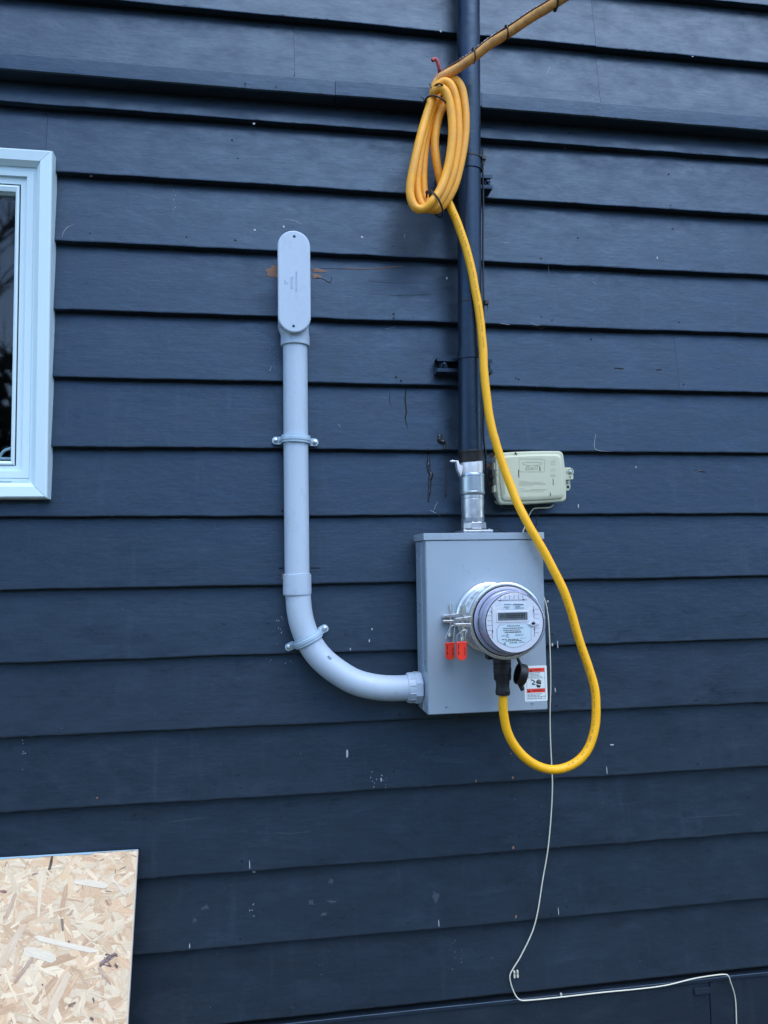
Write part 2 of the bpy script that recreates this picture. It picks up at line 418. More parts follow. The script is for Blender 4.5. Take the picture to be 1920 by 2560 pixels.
for k, zb in enumerate(allz):
    up = k <= 6
    off = UPOFF if up else 0.0
    zt = (allz[k-1] if k else zb+.17)+.020
    if k == 7: zt = ZR[1]-.001
    if k == 6: zb2 = zb+.006; zt = ZR[0]+.020
    else: zb2 = zb
    js = list(joints.get(k, []))
    if k == 8: js = [X(113, 330)]
    cuts = [XL]+sorted(js)+[XR]
    inwin = (zb < WT) and (zt-.02 > WB)
    for i in range(len(cuts)-1):
        a0 = cuts[i]+(.0003 if i else 0); a1 = cuts[i+1]-.0003
        bi += 1
        if inwin:
            if k == 8:          # the course the window head cuts into
                if i == 0: board(a0, a1, zb2, zt, off, bi, bottom=lambda x: WT-.012 if x > WL else zb)
                else: board(a0, a1, zb2, zt, off, bi)
            elif zb < WB:       # the course under the sill
                board(a0, a1, zb2, zt, off, bi, top=lambda x, zt=zt: WB+.012 if x < WR-.0297 else zt)
            else:
                board(max(a0, WR-.030), a1, zb2, zt, off, bi); bi += 1
                if a0 < WL: board(a0, WL+.030, zb2, zt, off, bi)
        else:
            board(a0, a1, zb2, zt, off, bi)
# the drip strip along the foot of the upper courses, in three lengths
xs_ = [XL, X(834, 220), X(1193, 240), XR]
for i in range(3):
    mb = MB(); a0, a1 = xs_[i]+.0008, xs_[i+1]-.0008; vs = []; fs = []; N = 60; z0 = ZR[1]; z1 = ZR[1]+.043
    th = .0 if i != 1 else .0035
    for j in range(N+1):
        x = a0+(a1-a0)*j/N; d = .0012*vnoise(x*7, 50+i)+.0006*vnoise(x*40, 55+i); e2 = .0012*vnoise(x*5, 60+i)
        tilt = th*min(1, j/14) if i == 1 else 0
        yf = -UPOFF-.0105+e2-tilt
        pr = [(.012, z0+.001), (yf+.003, z0+d), (yf, z0+.003+d), (yf+.0005, z1-.002+d), (yf+.002, z1+d), (-UPOFF+.010, z1+.001+d), (.012, z1)]
        vs += [(x, y, z) for y, z in pr]
    k = 7
    for j in range(N):
        for q in range(k): fs.append((j*k+q, j*k+(q+1) % k, (j+1)*k+(q+1) % k, (j+1)*k+q))
    fs.append(tuple(range(k))[::-1]); fs.append(tuple(N*k+q for q in range(k)))
    mb.add(vs, fs); mb.build('drip_strip', 'board', house, 40)
# skirting at the foot: flashing bead, panels
zl = ZR[15]
mb = MB(); vs = []; fs = []; N = 90
for j in range(N+1):
    x = XL+(XR-XL)*j/N; d = .0016*vnoise(x*2.6, 72)+.0007*vnoise(x*21, 73)
    vs += [(x, y, z+d) for y, z in ((.022, zl-.017), (.0065, zl-.019), (.0055, zl-.0205), (.0055, zl-.0275), (.022, zl-.0285))]
for j in range(N):
    for q in range(5): fs.append((j*5+q, j*5+(q+1) % 5, (j+1)*5+(q+1) % 5, (j+1)*5+q))
fs += [tuple(range(5))[::-1], tuple(N*5+q for q in range(5))]
mb.add(vs, fs).build('flashing', 'board', house, 20)
sx = P(1776, 2520, -.01).x
for a0, a1 in ((XL, -.62), (-.618, sx-.001), (sx+.001, XR)):
    mb = MB(); mb.bbox((a0, .010, .03), (a1, .0205, zl-.030), .0015); mb.build('skirting_panel', 'board', house, 30)
a = P(1735, 2471, -.008); b = P(1774, 2482, -.008)
MB().bbox((a.x, .0045, b.z), (b.x, .0095, a.z), .0015).build('patch', 'board', house, 30)

# ---- window
win_org = Vector((WR-WW/2, 0, WB))
win = MB()
def frame_mb(rects):
    """rects: list of (x0, z0, x1, z1, y) from outside to inside, lofted with mitred corners"""
    mb = MB(); vs = []; fs = []
    for x0, z0, x1, z1, y in rects: vs += [(x0, y, z0), (x1, y, z0), (x1, y, z1), (x0, y, z1)]
    for i in range(len(rects)-1):
        for j in range(4): fs.append((i*4+j, i*4+(j+1) % 4, (i+1)*4+(j+1) % 4, (i+1)*4+j))
    return mb.add(vs, fs)
def ring(ir, it, ib, y): return (WL+ir, WB+ib, WR-ir, WT-it, y)
def dist(p1, p0, o): return abs(P(p1, 800, o).x-P(p0, 800, o).x)
# window body = frame (the jamb the glass sits in)
A = .034; Bq = .050; C = .064; E2 = .080
frm = frame_mb([ring(.030, .030, .030, .02), ring(.030, .030, .030, -.013), ring(.046, .052, .050, -.009), ring(.046, .052, .050, -.012), ring(.062, .060, .066, -.010), ring(.062, .060, .066, -.003), ring(.078, .077, .080, -.001), ring(.078, .077, .080, .05)])
window = frm.build('window', 'vinyl', house, 25, label='white vinyl casement window cut off by the left edge')
# four mitred lengths of trim
pr = [(.0, .018), (.0, -.024), (.002, -.028), (.005, -.030), (.028, -.027), (.030, -.024), (.038, -.016), (.0385, -.0125)]
def trim(side):
    mb = MB(); vs = []; g2 = .0005
    for ins, y in pr:
        x0, x1, z0, z1 = WL+ins, WR-ins, WB+ins, WT-ins
        e = {'r': [(x1, z0+g2), (x1, z1-g2)], 'l': [(x0, z0+g2), (x0, z1-g2)], 't': [(x0+g2, z1), (x1-g2, z1)], 'b': [(x0+g2, z0), (x1-g2, z0)]}[side]
        vs += [(x, y, z) for x, z in e]
    k = len(pr); fs = [(i*2, i*2+1, ((i+1) % k)*2+1, ((i+1) % k)*2) for i in range(k)]
    fs += [tuple(i*2 for i in range(k)), tuple(i*2+1 for i in range(k))]
    mb.add(vs, fs).build('trim', 'vinyl', window, 30)
for sd in 'rltb': trim(sd)
MB().box((WL+.045, -.012, WB+.0405), (WR-.046, -.0095, WB+.0485)).build('sill', 'vinyl', window, 0)
slot = P(6, 1200, .013)
MB().prism(stadium(0, 0, .006, .040), -.0, -.002).xform(Matrix.Translation(Vector((slot.x, -.0122, WB+.0445))) @ Matrix.Rotation(R(90), 4, 'Y')).build('drain_slot', 'vinyl', window, 30)
def ringbox(i0, i1, y0, y1):
    return frame_mb([ring(i0, i0, i0, y1), ring(i0, i0, i0, y0), ring(i1, i1, i1, y0), ring(i1, i1, i1, y1), ring(i0, i0, i0, y1)])
ringbox(.0775, .0810, .0005, .03).build('gasket', 'gasket', window, 0)
sash = frame_mb([ring(.0812, .0812, .0812, .03), ring(.0812, .0812, .0812, -.003), ring(.0850, .0860, .085, -.005), ring(.0895, .0960, .0900, -.002), ring(.0900, .0965, .0905, .010), ring(.0925, .0985, .093, .012), ring(.0925, .0985, .093, .03)]).build('sash', 'vinyl', window, 25)
x0, z0, x1, z1, _ = ring(.0915, .0975, .092, 0)
MB().box((x0, .016, z0), (x1, .020, z1)).build('pane', 'pane', window, 0)
mb = MB(); c0 = P(-6, 1146, -.03); mb.tube(spline([P(-4, 1150, -.035), P(4, 1134, -.035), P(14, 1125, -.035), P(34, 1119, -.035)], 6), .0035, 8)
mb.bbox(P(-30, 1152, -.05), P(34, 1143, -.028), .001).build('crank_arm', 'vinyl', window, 35)

# ---- wear on the boards: nail holes, specks, scrapes, bare wood (real thin pieces lying on the paint)
def on(px, py, lift=.0004):
    """point on the painted face that the pixel shows"""
    y = 0.0
    for _ in range(4):
        p = P(px, py, -y); y = front_y(p.z, p.x)
    return P(px, py, -y+lift)
def blob(mb, px, py, rx, ry, n=7, lift=.0006, jag=.35, rot=0):
    c = on(px, py, lift+.0004); vs = []
    for k in range(n):
        a = 2*math.pi*k/n; q = 1+random.uniform(-jag, jag)
        u, v = rx*q*math.cos(a), ry*q*math.sin(a)
        x, z = u*math.cos(rot)-v*math.sin(rot), u*math.sin(rot)+v*math.cos(rot)
        vs.append((c.x+x, c.y+TH*z/.17, c.z+z))
    vs.append(Vector((c.x, c.y-.0004, c.z)))
    mb.add(vs, [(k, (k+1) % n, n) for k in range(n)])
def streak(mb, pts, w, lift=.0007, sink=0):
    ps = spline([on(x, y, lift) for x, y in pts], 4); k = len(ps)
    mb.tube(ps, [max(.0002, w*(.35+.65*math.sin(math.pi*min(1, (i+.6)/k)))) for i in range(k)], 6, flat=.35)
px2m = .00098
mb = MB()
for x, y in [(735, 590), (228, 440), (225, 583), (588, 600), (466, 592), (580, 350), (1672, 435), (1677, 513), (1682, 572), (1353, 646), (1354, 792), (1380, 800), (983, 615), (984, 785), (985, 795), (990, 942), (1003, 952),
             (1290, 945), (1297, 948), (1698, 805), (1709, 961), (1478, 848), (1392, 1764), (1740, 1750), (1745, 1909), (1412, 1880), (598, 1796), (603, 1967), (606, 2153), (601, 2348), (985, 1928), (1020, 2307), (710, 1278), (706, 1277), (1417, 2268), (1380, 1585), (1000, 1785), (1060, 1962), (595, 395), (613, 208), (690, 215), (1445, 595), (1150, 1790), (1300, 2090), (560, 1560)]:
    blob(mb, x, y, random.uniform(1.8, 3.6)*px2m, random.uniform(1.5, 3.2)*px2m, lift=.0005)
mb.build('nail_holes', 'hole', house, 0, kind='stuff')
mb = MB()
def cl(x0, y0, x1, y1, n, s=(.8, 2.2), tall=1.6):
    for _ in range(n):
        r = random.uniform(*s)*px2m*.55; blob(mb, random.uniform(x0, x1), random.uniform(y0, y1), r, r*random.uniform(.9, tall), 6)
cl(672, 840, 688, 935, 18); cl(688, 1540, 708, 1610, 16); cl(640, 1500, 730, 1660, 6); cl(925, 1920, 968, 1972, 12); cl(1440, 205, 1500, 270, 14)
cl(1320, 1960, 1370, 2090, 14, (.4, 1.0)); cl(790, 2360, 830, 2450, 10, (.4, 1.0)); cl(1125, 2340, 1160, 2440, 8, (.5, 1.4)); cl(430, 460, 440, 540, 7); cl(0, 1400, 1920, 2540, 70, (.4, 1.0)); cl(150, 300, 1900, 1400, 50, (.4, 1.0)); cl(1100, 620, 1500, 1300, 14, (.4, 1.0))
cl(55, 1850, 66, 1890, 5); cl(620, 2250, 660, 2320, 5); cl(1225, 1750, 1400, 2150, 14, (.5, 1.2))
for x, y, w, h in [(637, 575, 3, 3), (709, 567, 3, 3), (735, 48, 2, 8), (735, 243, 2, 6), (1105, 82, 4, 7), (1102, 78, 3, 4), (1731, 140, 3, 3), (635, 309, 3, 3), (1413, 371, 4, 1.5), (868, 1885, 3, 10), (953, 1950, 2, 5), (635, 2179, 4, 3), (624, 2163, 1.2, 10), (474, 2365, 1.5, 7), (1097, 2308, 1.2, 10), (1517, 1925, 1, 12), (1396, 2278, 1, 10), (1369, 1503, 3, 3), (1394, 1610, 1.5, 10), (1381, 1612, 2.5, 5), (1388, 1724, 1.5, 7), (1643, 645, 2, 5), (1446, 1265, 1.5, 7), (1530, 1862, 6, 2), (1117, 695, 2, 4), (905, 593, 3, 3), (930, 1573, 2, 3), (923, 1602, 1.6, 4), (876, 1623, 1.5, 4), (1590, 1168, 2, 3), (1183, 560, 2, 7), (1195, 947, 1.2, 7), (1184, 300, 2, 8), (1173, 205, 2, 6)]:
    blob(mb, x, y, w*px2m, h*px2m, 8, jag=.25)
mb.build('paint_specks', 'chip', house, 0, kind='stuff')
mb = MB()
for pts, w in [([(710, 548), (735, 552), (757, 561)], 1.6), ([(155, 592), (160, 578), (172, 566), (186, 562)], 1.2), ([(1505, 1128), (1488, 1122), (1486, 1108), (1490, 1083)], 1.5), ([(1486, 1122), (1500, 1127), (1530, 1128)], 1.0), ([(1074, 1275), (1090, 1283), (1103, 1293)], 1.6), ([(1084, 1277), (1090, 1262), (1095, 1254)], 1.2),
               ([(1210, 286), (1240, 278), (1268, 264)], 1.6), ([(1225, 150), (1249, 155)], 1.0), ([(1367, 185), (1375, 165)], 1.0), ([(1373, 690), (1370, 652)], .8), ([(1478, 702), (1488, 709), (1492, 711)], 1.6), ([(950, 965), (957, 960)], 1.6), ([(962, 822), (985, 818), (990, 812)], 1.0), ([(1254, 603), (1262, 607), (1275, 606)], 1.0), ([(1005, 418), (1012, 424)], 1.5), ([(973, 428), (980, 422)], 1.2),
               ([(845, 1060), (852, 1068)], 1.2), ([(430, 1300), (470, 1296)], .8), ([(1010, 595), (1013, 585)], 1.2), ([(1335, 815), (1355, 822), (1362, 812)], 1.4), ([(1250, 808), (1275, 812)], 1.6), ([(1325, 806), (1338, 812), (1350, 814)], 1.2)]:
    streak(mb, pts, w*px2m*.40)
mb.build('cobwebs', 'chip', house, 60, kind='stuff')
mb = MB()
for x, y, rx, ry in [(830, 2255, 12, 4), (1090, 2243, 8, 12), (778, 2258, 8, 6), (808, 2288, 9, 4), (828, 2202, 7, 5), (514, 2270, 9, 5), (486, 2301, 7, 5), (1745, 1178, 18, 3)]:
    blob(mb, x, y, rx*px2m, ry*px2m, 11, .0003, .5, random.uniform(-.4, .4))
for pts in [[(920, 700), (960, 706), (1040, 707)], [(920, 735), (985, 738), (1020, 744)], [(420, 2055), (520, 2044)], [(690, 2080), (720, 2084), (780, 2078)], [(1700, 2047), (1760, 2042), (1860, 2036)], [(1620, 925), (1690, 944)]]:
    streak(mb, pts, .9*px2m, .0002)
for zb in allz[5:]:                            # chipped lip plus edge highlights, painted as pale slivers along each course
    for _ in range(34):
        x = random.uniform(-.6, 1.5)
        if zb > WB and zb < WT and x < WR: continue
        L = random.uniform(.003, .022); h_ = random.uniform(.0005, .0013); z = zb+.0022+random.uniform(0, .0012); y = front_y(z, x)-.0006
        mb.add([(x, y, z), (x+L*.4, y, z-h_), (x+L, y, z), (x+L*.5, y-.0003, z+h_)], [(0, 1, 2, 3)])
mb.build('scrapes_and_lip_highlights', 'scuff_highlight', house, 0, kind='stuff')
mb = MB()                                     # dark splits in the boards
for pts, w in [([(1015, 972), (1013, 1000), (1016, 1030), (1013, 1045), (1019, 1070)], 2.4), ([(975, 980), (974, 1000), (978, 1015)], .9), ([(1490, 168), (1493, 215), (1497, 264)], 1.1), ([(735.5, 150), (736, 180), (737, 205)], .9), 
               ([(800, 671), (900, 672), (1000, 668)], .7), ([(780, 695), (806, 697), (822, 706), (828, 702), (829, 690)], 1.2), ([(697, 1421), (708, 1420)], 2.4), ([(775, 1420), (800, 1420)], 1.6), ([(1080, 737), (990, 738)], .9), ([(1735, 1177), (1765, 1180)], 2.2), ([(1535, 920), (1560, 922)], 2.2), ([(1640, 925), (1655, 924)], 2.2)]:
    streak(mb, pts, w*px2m, .0003)
mb.build('splits', 'hole', house, 60, kind='stuff')
mb = MB()                                     # bare wood where the paint was knocked off
for x, y, rx, ry in [(683, 676, 18, 15), (692, 688, 9, 10), (797, 676, 18, 6), (790, 690, 12, 6), (706, 1440, 3, 24), (1282, 1944, 6, 7), (1283, 2119, 6, 7), (1290, 2292, 5, 9), (1190, 1953, 6, 8), (1278, 1884, 4, 5), (243, 1995, 5, 4), (1219, 1095, 5, 4)]:
    q_ = .45 if rx < 8 else 1.0; blob(mb, x, y, rx*px2m*q_, ry*px2m*q_, 14, .0005, .45)
streak(mb, [(850, 671), (930, 672), (1008, 665)], 1.5*px2m, .0004)
mb.build('bare_wood', 'barewood', house, 0, kind='stuff')
def drip(pts, name='sealant_drip'):
    mb = MB(); ps = spline([on(x, y, .0015) for x, y, _ in pts], 5); rs = []
    for i in range(len(pts)-1):
        for k in range(5): rs.append((pts[i][2]*(1-k/5)+pts[i+1][2]*k/5)*px2m*(1+random.uniform(-.18, .18)))
    rs.append(pts[-1][2]*px2m)
    mb.tube(ps, rs, 10, flat=.6).build(name, 'tar', house, 70)
drip([(1070, 1131, 2), (1072, 1150, 3.5), (1071, 1165, 5), (1074, 1180, 4), (1078, 1186, 6), (1075, 1200, 5), (1074, 1225, 3.5), (1072, 1240, 3), (1071, 1256, 1)])
drip([(1097, 1087, 4), (1100, 1092, 8), (1099, 1102, 6), (1108, 1104, 7), (1112, 1112, 5), (1113, 1124, 5)])
drip([(1114, 1140, 1), (1115, 1150, 1.3), (1115, 1180, 1.6), (1114, 1220, 2), (1114, 1236, 2.4), (1114, 1243, 1)])
drip([(1102, 1094, 4), (1096, 1106, 3)])

# ------------------------------------------------------------------ grey conduit with access fitting, bend and straps
CX = .0914
cz = lambda py, off=.035: P(738, py, off).z
conduit = thing('conduit', 'pale grey plastic conduit with oval access fitting, curving into the meter box', 'conduit', (CX, 0, P(900, 1750, .04).z))
zt_, zb_ = P(735.6, 575.5, .085).z, P(735.6, 832, .085).z
wd = P(776.5, 700, .085).x-P(694.5, 700, .085).x; ccx = P(735.5, 700, .085).x
MB().prism(stadium(ccx, (zt_+zb_)/2, wd, zt_-zb_), -.080, -.086, .0045).build('cover', 'pvc', conduit, 45)
cover = bpy.data.objects[col.objects[-1].name]
bz = (zt_+zb_)/2
body = MB().prism(stadium(ccx, bz+.0, wd-.004, zt_-zb_-.004), -.004, -.0795)
body.build('fitting_body', 'pvc', conduit, 45); fb = col.objects[-1]
# skirt that narrows from the fitting into the hub
mb = MB(); vs = []; n = 40
hubr = .0352; zk0 = zb_+.036; zk1 = P(738, 845, .035).z
for k, (t, z) in enumerate(((0, zk0), (.35, zk0-.018), (.75, zk1+.008), (1, zk1))):
    for j in range(n):
        a = 2*math.pi*j/n; c, s_ = math.cos(a), math.sin(a)
        ex = wd/2-.003; x = ex*c*(1-t)+hubr*c*t; yb = -.040+.0365*s_*(1-t)+(hubr*s_+.004)*t
        vs.append((ccx*(1-t)+CX*t+x, yb, z))
fs = [(i*n+j, i*n+(j+1) % n, (i+1)*n+(j+1) % n, (i+1)*n+j) for i in range(3) for j in range(n)]
mb.add(vs, fs+[tuple(range(n)), tuple(3*n+j for j in range(n))]).build('skirt', 'pvc', fb, 50)
zh = P(738, 866, .035).z
MB().lathe([(.0302, zk1+.004), (.0356, zk1+.004), (.0358, zh+.002), (.0348, zh), (.0302, zh)], (CX, -.036, 0), n=40).build('hub', 'pvc', fb, 40)
mb = MB()
for k in range(15):
    z = zt_-.05-k*.011+random.uniform(-.003, .003); r_ = random.uniform(.0012, .0028)
    mb.lathe([(0, -r_), (r_*.8, -r_*.6), (r_, 0), (r_*.8, r_*.6), (0, r_)], (ccx+wd/2-.0012, -.052-random.uniform(0, .02), z), n=7)
mb.build('gasket_bead', 'pvc', fb, 60)
for px, py in ((735.8, 591), (734, 815)):
    p = P(px, py, .086)
    o = MB().lathe([(.0034, .0002), (.0034, -.0002), (.0001, -.0002)], (p.x, -.086, p.z), (0, 1, 0), 16).build('screw_hole', 'hole', cover, 40)
    MB().lathe([(.0022, -.0005), (.0022, -.0008), (.0001, -.0012)], (p.x, -.086, p.z), (0, 1, 0), 12).build('screw', 'darkbolt', cover, 40)
for s_, h, px, py in (('ROYAL', .0072, 730, 706), ('WET LOCATIONS', .0046, 741, 704), ('2"', .009, 716, 706)):
    p = P(px, py, .086); text_mb(s_, h, p.x, p.z, .0858, .0012, R(90)).build('lettering', 'pvcdark', cover, 0)
# straight length
zc = P(743, 1437, .035).z
MB().tube([(CX, -.036, zh+.02), (CX, -.036, (zh+zc)/2), (CX+.0006, -.036, zc-.02)], .0302, 40).build('pipe', 'pvc', conduit, 40)
zc2 = P(744, 1490, .035).z
MB().lathe([(.0300, zc+.0), (.0338, zc), (.0342, zc-.001), (.0345, zc2+.008), (.0335, zc2+.003), (.0300, zc2)], (CX+.0006, -.036, 0), n=44).build('coupling', 'pvc', conduit, 35)
mb = MB(); rr = []
for j in range(44):
    a = 2*math.pi*j/44; rr.append((CX+.0006+.0318*math.cos(a), -.036+.0318*math.sin(a), zc+.0008+.0018*vnoise(a*4, 3)))
mb.tube(rr, .0014, 6, closed=True).build('glue_bead', 'pvc', conduit, 70)
bend = [(743.6, 1475, .036), (745.5, 1492, .036), (749, 1530, .037), (757, 1565, .038), (771, 1600, .039), (796, 1638, .041), (832, 1671, .044), (882, 1702, .048), (930, 1716, .052), (975, 1720.5, .055), (1022, 1719.5, .057), (1030, 1719, .057)]
bp = spline([P(*q) for q in bend], 6)
MB().tube(bp, .0308, 40).build('bend', 'pvc', conduit, 40); bend_o = col.objects[-1]
mb = MB()
for x, y in ((820, 1637), (823, 1641)):
    p = P(x, y, .041); mb.lathe([(0, -.003), (.003, -.002), (.004, .001), (.002, .004)], (p.x, p.y-.0285, p.z), n=9)
mb.build('glue_drip', 'pvc', bend_o, 60)
pa = P(1028, 1719, .057); xe = .3900
mb = MB(); mb.lathe([(.0305, pa.x-.011), (.0348, pa.x-.011), (.0352, pa.x-.009), (.0352, xe-.017), (.030, xe-.017)], (0, pa.y, pa.z), (1, 0, 0), 44)
for k in range(12):
    a = R(15+30*k); c = Vector((0, pa.y-.0352*math.cos(a), pa.z+.0352*math.sin(a)))
    mb.add([v for v in MB().box((pa.x-.008, -.0012, -.0012), (xe-.016, .0012, .0012)).xform(Matrix.Translation((0, c.y, c.z)) @ Matrix.Rotation(a, 4, 'X')).v], [(0, 2, 3, 1), (4, 5, 7, 6), (0, 1, 5, 4), (2, 6, 7, 3), (0, 4, 6, 2), (1, 3, 7, 5)])
mb.build('terminal_adapter', 'pvc', conduit, 30)
MB().lathe([(.030, xe-.0175), (.0385, xe-.0175), (.0395, xe-.015), (.0395, xe-.003), (.0385, xe-.0005), (.030, xe-.0005)], (0, pa.y, pa.z), (1, 0, 0), 8).build('lock_flange', 'pvc', conduit, 20)
def strap(c, d, n_axis, r, name='pipe_strap', thick=.0035, wide=.019):
    """two-hole strap over a pipe: c centre of the pipe, d unit direction across it (in the wall plane)"""
    d = Vector(d).normalized(); up = Vector((0, -1, 0)); ax = d.cross(up).normalized()
    yb = -.004-c.y; L = r+.0195; out = []
    prof = [(-L-.004, yb+.0), (-r-.008, yb), (-r-.0045, yb+.002)]
    prof = [(-L, -yb*0+(-c.y)*0)]
    base = c.y+.006         # (negative) height of the tab above pipe axis, measured along up
    hb = -( -c.y-.006)      # tab level relative to the pipe centre
    path = [(-L, hb), (-r-.010, hb), (-r-.006, hb+.003), (-r-.0025, hb+.012)]
    for k in range(0, 13):
        a = math.pi*(1-k/12); q = r+.0022
        y_ = q*math.sin(a)
        if y_ > hb+.014: path.append((q*math.cos(a), y_))
    path += [(r+.0025, hb+.012), (r+.006, hb+.003), (r+.010, hb), (L, hb)]
    mb = MB(); k = len(path); vs = []; fs = []
    for i, (u, h) in enumerate(path):
        t = Vector(path[min(i+1, k-1)])-Vector(path[max(i-1, 0)]); t.normalize(); nrm = Vector((-t.y, t.x))
        if nrm.y < 0 and abs(u) > r: nrm = -nrm
        for w2, th in ((-.5, 0), (-.5, 1), (-.22, 1.05), (-.18, 1.5), (.18, 1.5), (.22, 1.05), (.5, 1), (.5, 0)):
            if abs(u) > r+.008 and th > 1: th = 1.0
            q = Vector((u, h))+nrm*th*thick
            vs.append(c+d*q.x+up*q.y+ax*w2*wide)
    for i in range(k-1):
        for j in range(8): fs.append((i*8+j, i*8+(j+1) % 8, (i+1)*8+(j+1) % 8, (i+1)*8+j))
    fs += [tuple(range(8)), tuple((k-1)*8+j for j in range(8))]
    for sgn in (-1, 1):          # rounded end
        o = len(vs); e = c+d*sgn*L+up*hb
        for j in range(9):
            a = math.pi*(j/8-.5); b2 = e+d*sgn*math.cos(a)*wide*.42+ax*math.sin(a)*wide*.5
            vs += [b2, b2+up*thick]
        for j in range(8): fs.append((o+j*2, o+j*2+1, o+j*2+3, o+j*2+2))
        fs += [tuple(o+j*2 for j in range(9)), tuple(o+j*2+1 for j in range(9))]
    s_ = mb.add(vs, fs).build(name, 'strap', conduit, 35)
    for sgn in (-1, 1):
        e = c+d*sgn*(L-.001)+up*(hb+thick)
        MB().lathe([(.0062, 0), (.0060, .0012), (.0046, .0018), (.0044, .0045), (.0020, .0052), (.0004, .0036)], e, up, 16).build('screw', 'steelscrew', s_, 40)
strap(Vector((CX, -.036, P(739, 1094, .066).z)), (1, 0, -.035), None, .0302)
c2 = P(769, 1597, .039)
strap(c2, (P(810, 1571.5, .01)-P(725, 1616, .01)), None, .0308)

# ------------------------------------------------------------------ black painted service mast
mast = thing('service_mast', 'black painted steel mast pipe with galvanised foot on the meter box', 'pipe', P(1183, 1331, .068))
MY = -.068
top = P(1169, -260, .068); bot = P(1176, 1135, .068)
MB().tube([top, (top+bot)/2, bot], .0304, 44).build('pipe', 'mast', mast, 40)
def mlathe(name, prof, mat, pxc, parent=mast, n=44, axis=(0, 0, 1), sm=30):
    """prof: (radius, photo row)"""
    zs = [(r_, P(pxc, py, .068).z) for r_, py in prof]; x = P(pxc, prof[0][1], .068).x
    return MB().lathe(zs, (x, MY, 0), axis, n).build(name, mat, parent, sm)
mlathe('pipe_lip', [(.030, 1127), (.0318, 1128), (.0322, 1131), (.0318, 1134), (.0306, 1136), (.0300, 1150), (.0290, 1158)], 'black', 1176)
gc = mlathe('ground_clamp', [(.0285, 1153), (.0285, 1155), (.0290, 1157), (.0292, 1172), (.0285, 1186)], 'alu', 1178, n=20)
p = P(1143, 1146, .09)
MB().prism([(p.x-.004, P(0, 1144, .09).z), (p.x+.002, P(0, 1144, .09).z), (p.x+.005, P(0, 1155, .09).z), (p.x+.012, P(0, 1158, .09).z), (p.x+.012, P(0, 1172, .09).z), (p.x+.008, P(0, 1187, .09).z), (p.x+.000, P(0, 1170, .09).z)], -.078, -.094, .0012).build('clamp_lug', 'alu', gc, 35)
z = P(1130, 1153, .086).z; x = P(1126, 1153, .086).x
MB().lathe([(.0010, -.001), (.0020, 0), (.0020, .003), (.0013, .003), (.0013, .004), (.0035, .004), (.0035, .0065), (.0020, .0065), (.0020, .016)], (x, -.086, z), (1, 0, 0), 10).build('clamp_screw', 'alu', gc, 40)
mlathe('zinc_coupling', [(.0285, 1184), (.0308, 1185), (.0318, 1187), (.0318, 1191), (.0312, 1192), (.0312, 1230), (.0318, 1231), (.0318, 1235), (.0305, 1238), (.0280, 1239)], 'zinc', 1179)
mlathe('nipple', [(.0275, 1237), (.0282, 1239), (.0282, 1247), (.0277, 1248), (.0282, 1249), (.0282, 1295)], 'galv', 1181)
pr = []
for k in range(7): pr += [(.0290, 1295+k*1.7), (.0280, 1295.8+k*1.7)]
mlathe('thread', pr, 'galv', 1182)
mlathe('hex_nut', [(.027, 1305), (.0295, 1306), (.0310, 1308), (.0310, 1321), (.0295, 1323), (.027, 1324)], 'galv', 1184, n=8, sm=20)
p0, p1 = P(1157, 1331, .100), P(1231, 1322, .100); BT = P(1200, 1332, .126).z
BT = .0786+H
MB().bbox((p0.x, -.022, BT+.0012), (p1.x, -.108, BT+.0085), .002).build('hub_plate', 'galv', mast, 30); hp = col.objects[-1]
for xx, yy in ((p1.x-.006, -.095), (p0.x+.006, -.095), (p1.x-.006, -.035)):
    MB().lathe([(.0042, 0), (.0042, .0015), (.0025, .003), (.0004, .0034)], (xx, yy, BT+.0085), (0, 0, 1), 12).build('screw', 'galv', hp, 40)
def mx(py): return top.x+(bot.x-top.x)*(py+260)/(1135+260)
def bracket(pyt, pyb, xl, xr, left):
    zt2, zb2 = P(1175, pyt, .03).z, P(1175, pyb, .03).z; zm = (zt2+zb2)/2; hh = (zt2-zb2)/2
    x0, x1 = P(xl, pyt, .035).x, P(xr, pyt, .035).x
    mb = MB()      # strut channel lying against the boards, open to the front
    mb.box((x0, -.004, zm-hh), (x1, .002, zm+hh)); mb.box((x0, -.034, zm+hh-.0025), (x1, -.0041, zm+hh)); mb.box((x0, -.034, zm-hh), (x1, -.0041, zm-hh+.0025))
    mb.box((x0, -.0345, zm+hh-.009), (x1, -.032, zm+hh-.0026)); mb.box((x0, -.0345, zm-hh+.0026), (x1, -.032, zm-hh+.009))
    br = mb.build('bracket', 'mast', mast, 0)
    xc = mx(pyt)+.0
    zz = zm+hh*.9
    MB().lathe([(.0303, zz-.012), (.0330, zz-.012), (.0330, zz+.012), (.0303, zz+.012)], (xc, MY, 0), n=44).build('clamp_band', 'mast', br, 35)
    for xx in ((x0+.020), (x1-.011)):
        MB().lathe([(.0085, 0), (.0085, .006), (.0045, .006), (.0045, .012), (.001, .013)], (xx, -.0, zm+.003), (0, -1, 0), 6).xform(Matrix.Translation((0, -.020, 0))).build('bolt', 'mast', br, 25)
        MB().box((xx-.010, -.020, zm-hh*.55), (xx+.010, -.012, zm+hh*.6)).build('nut_plate', 'mast', br, 0)
bracket(897, 932, 1093, 1231, True)
bracket(436, 470, 1096, 1231, False)
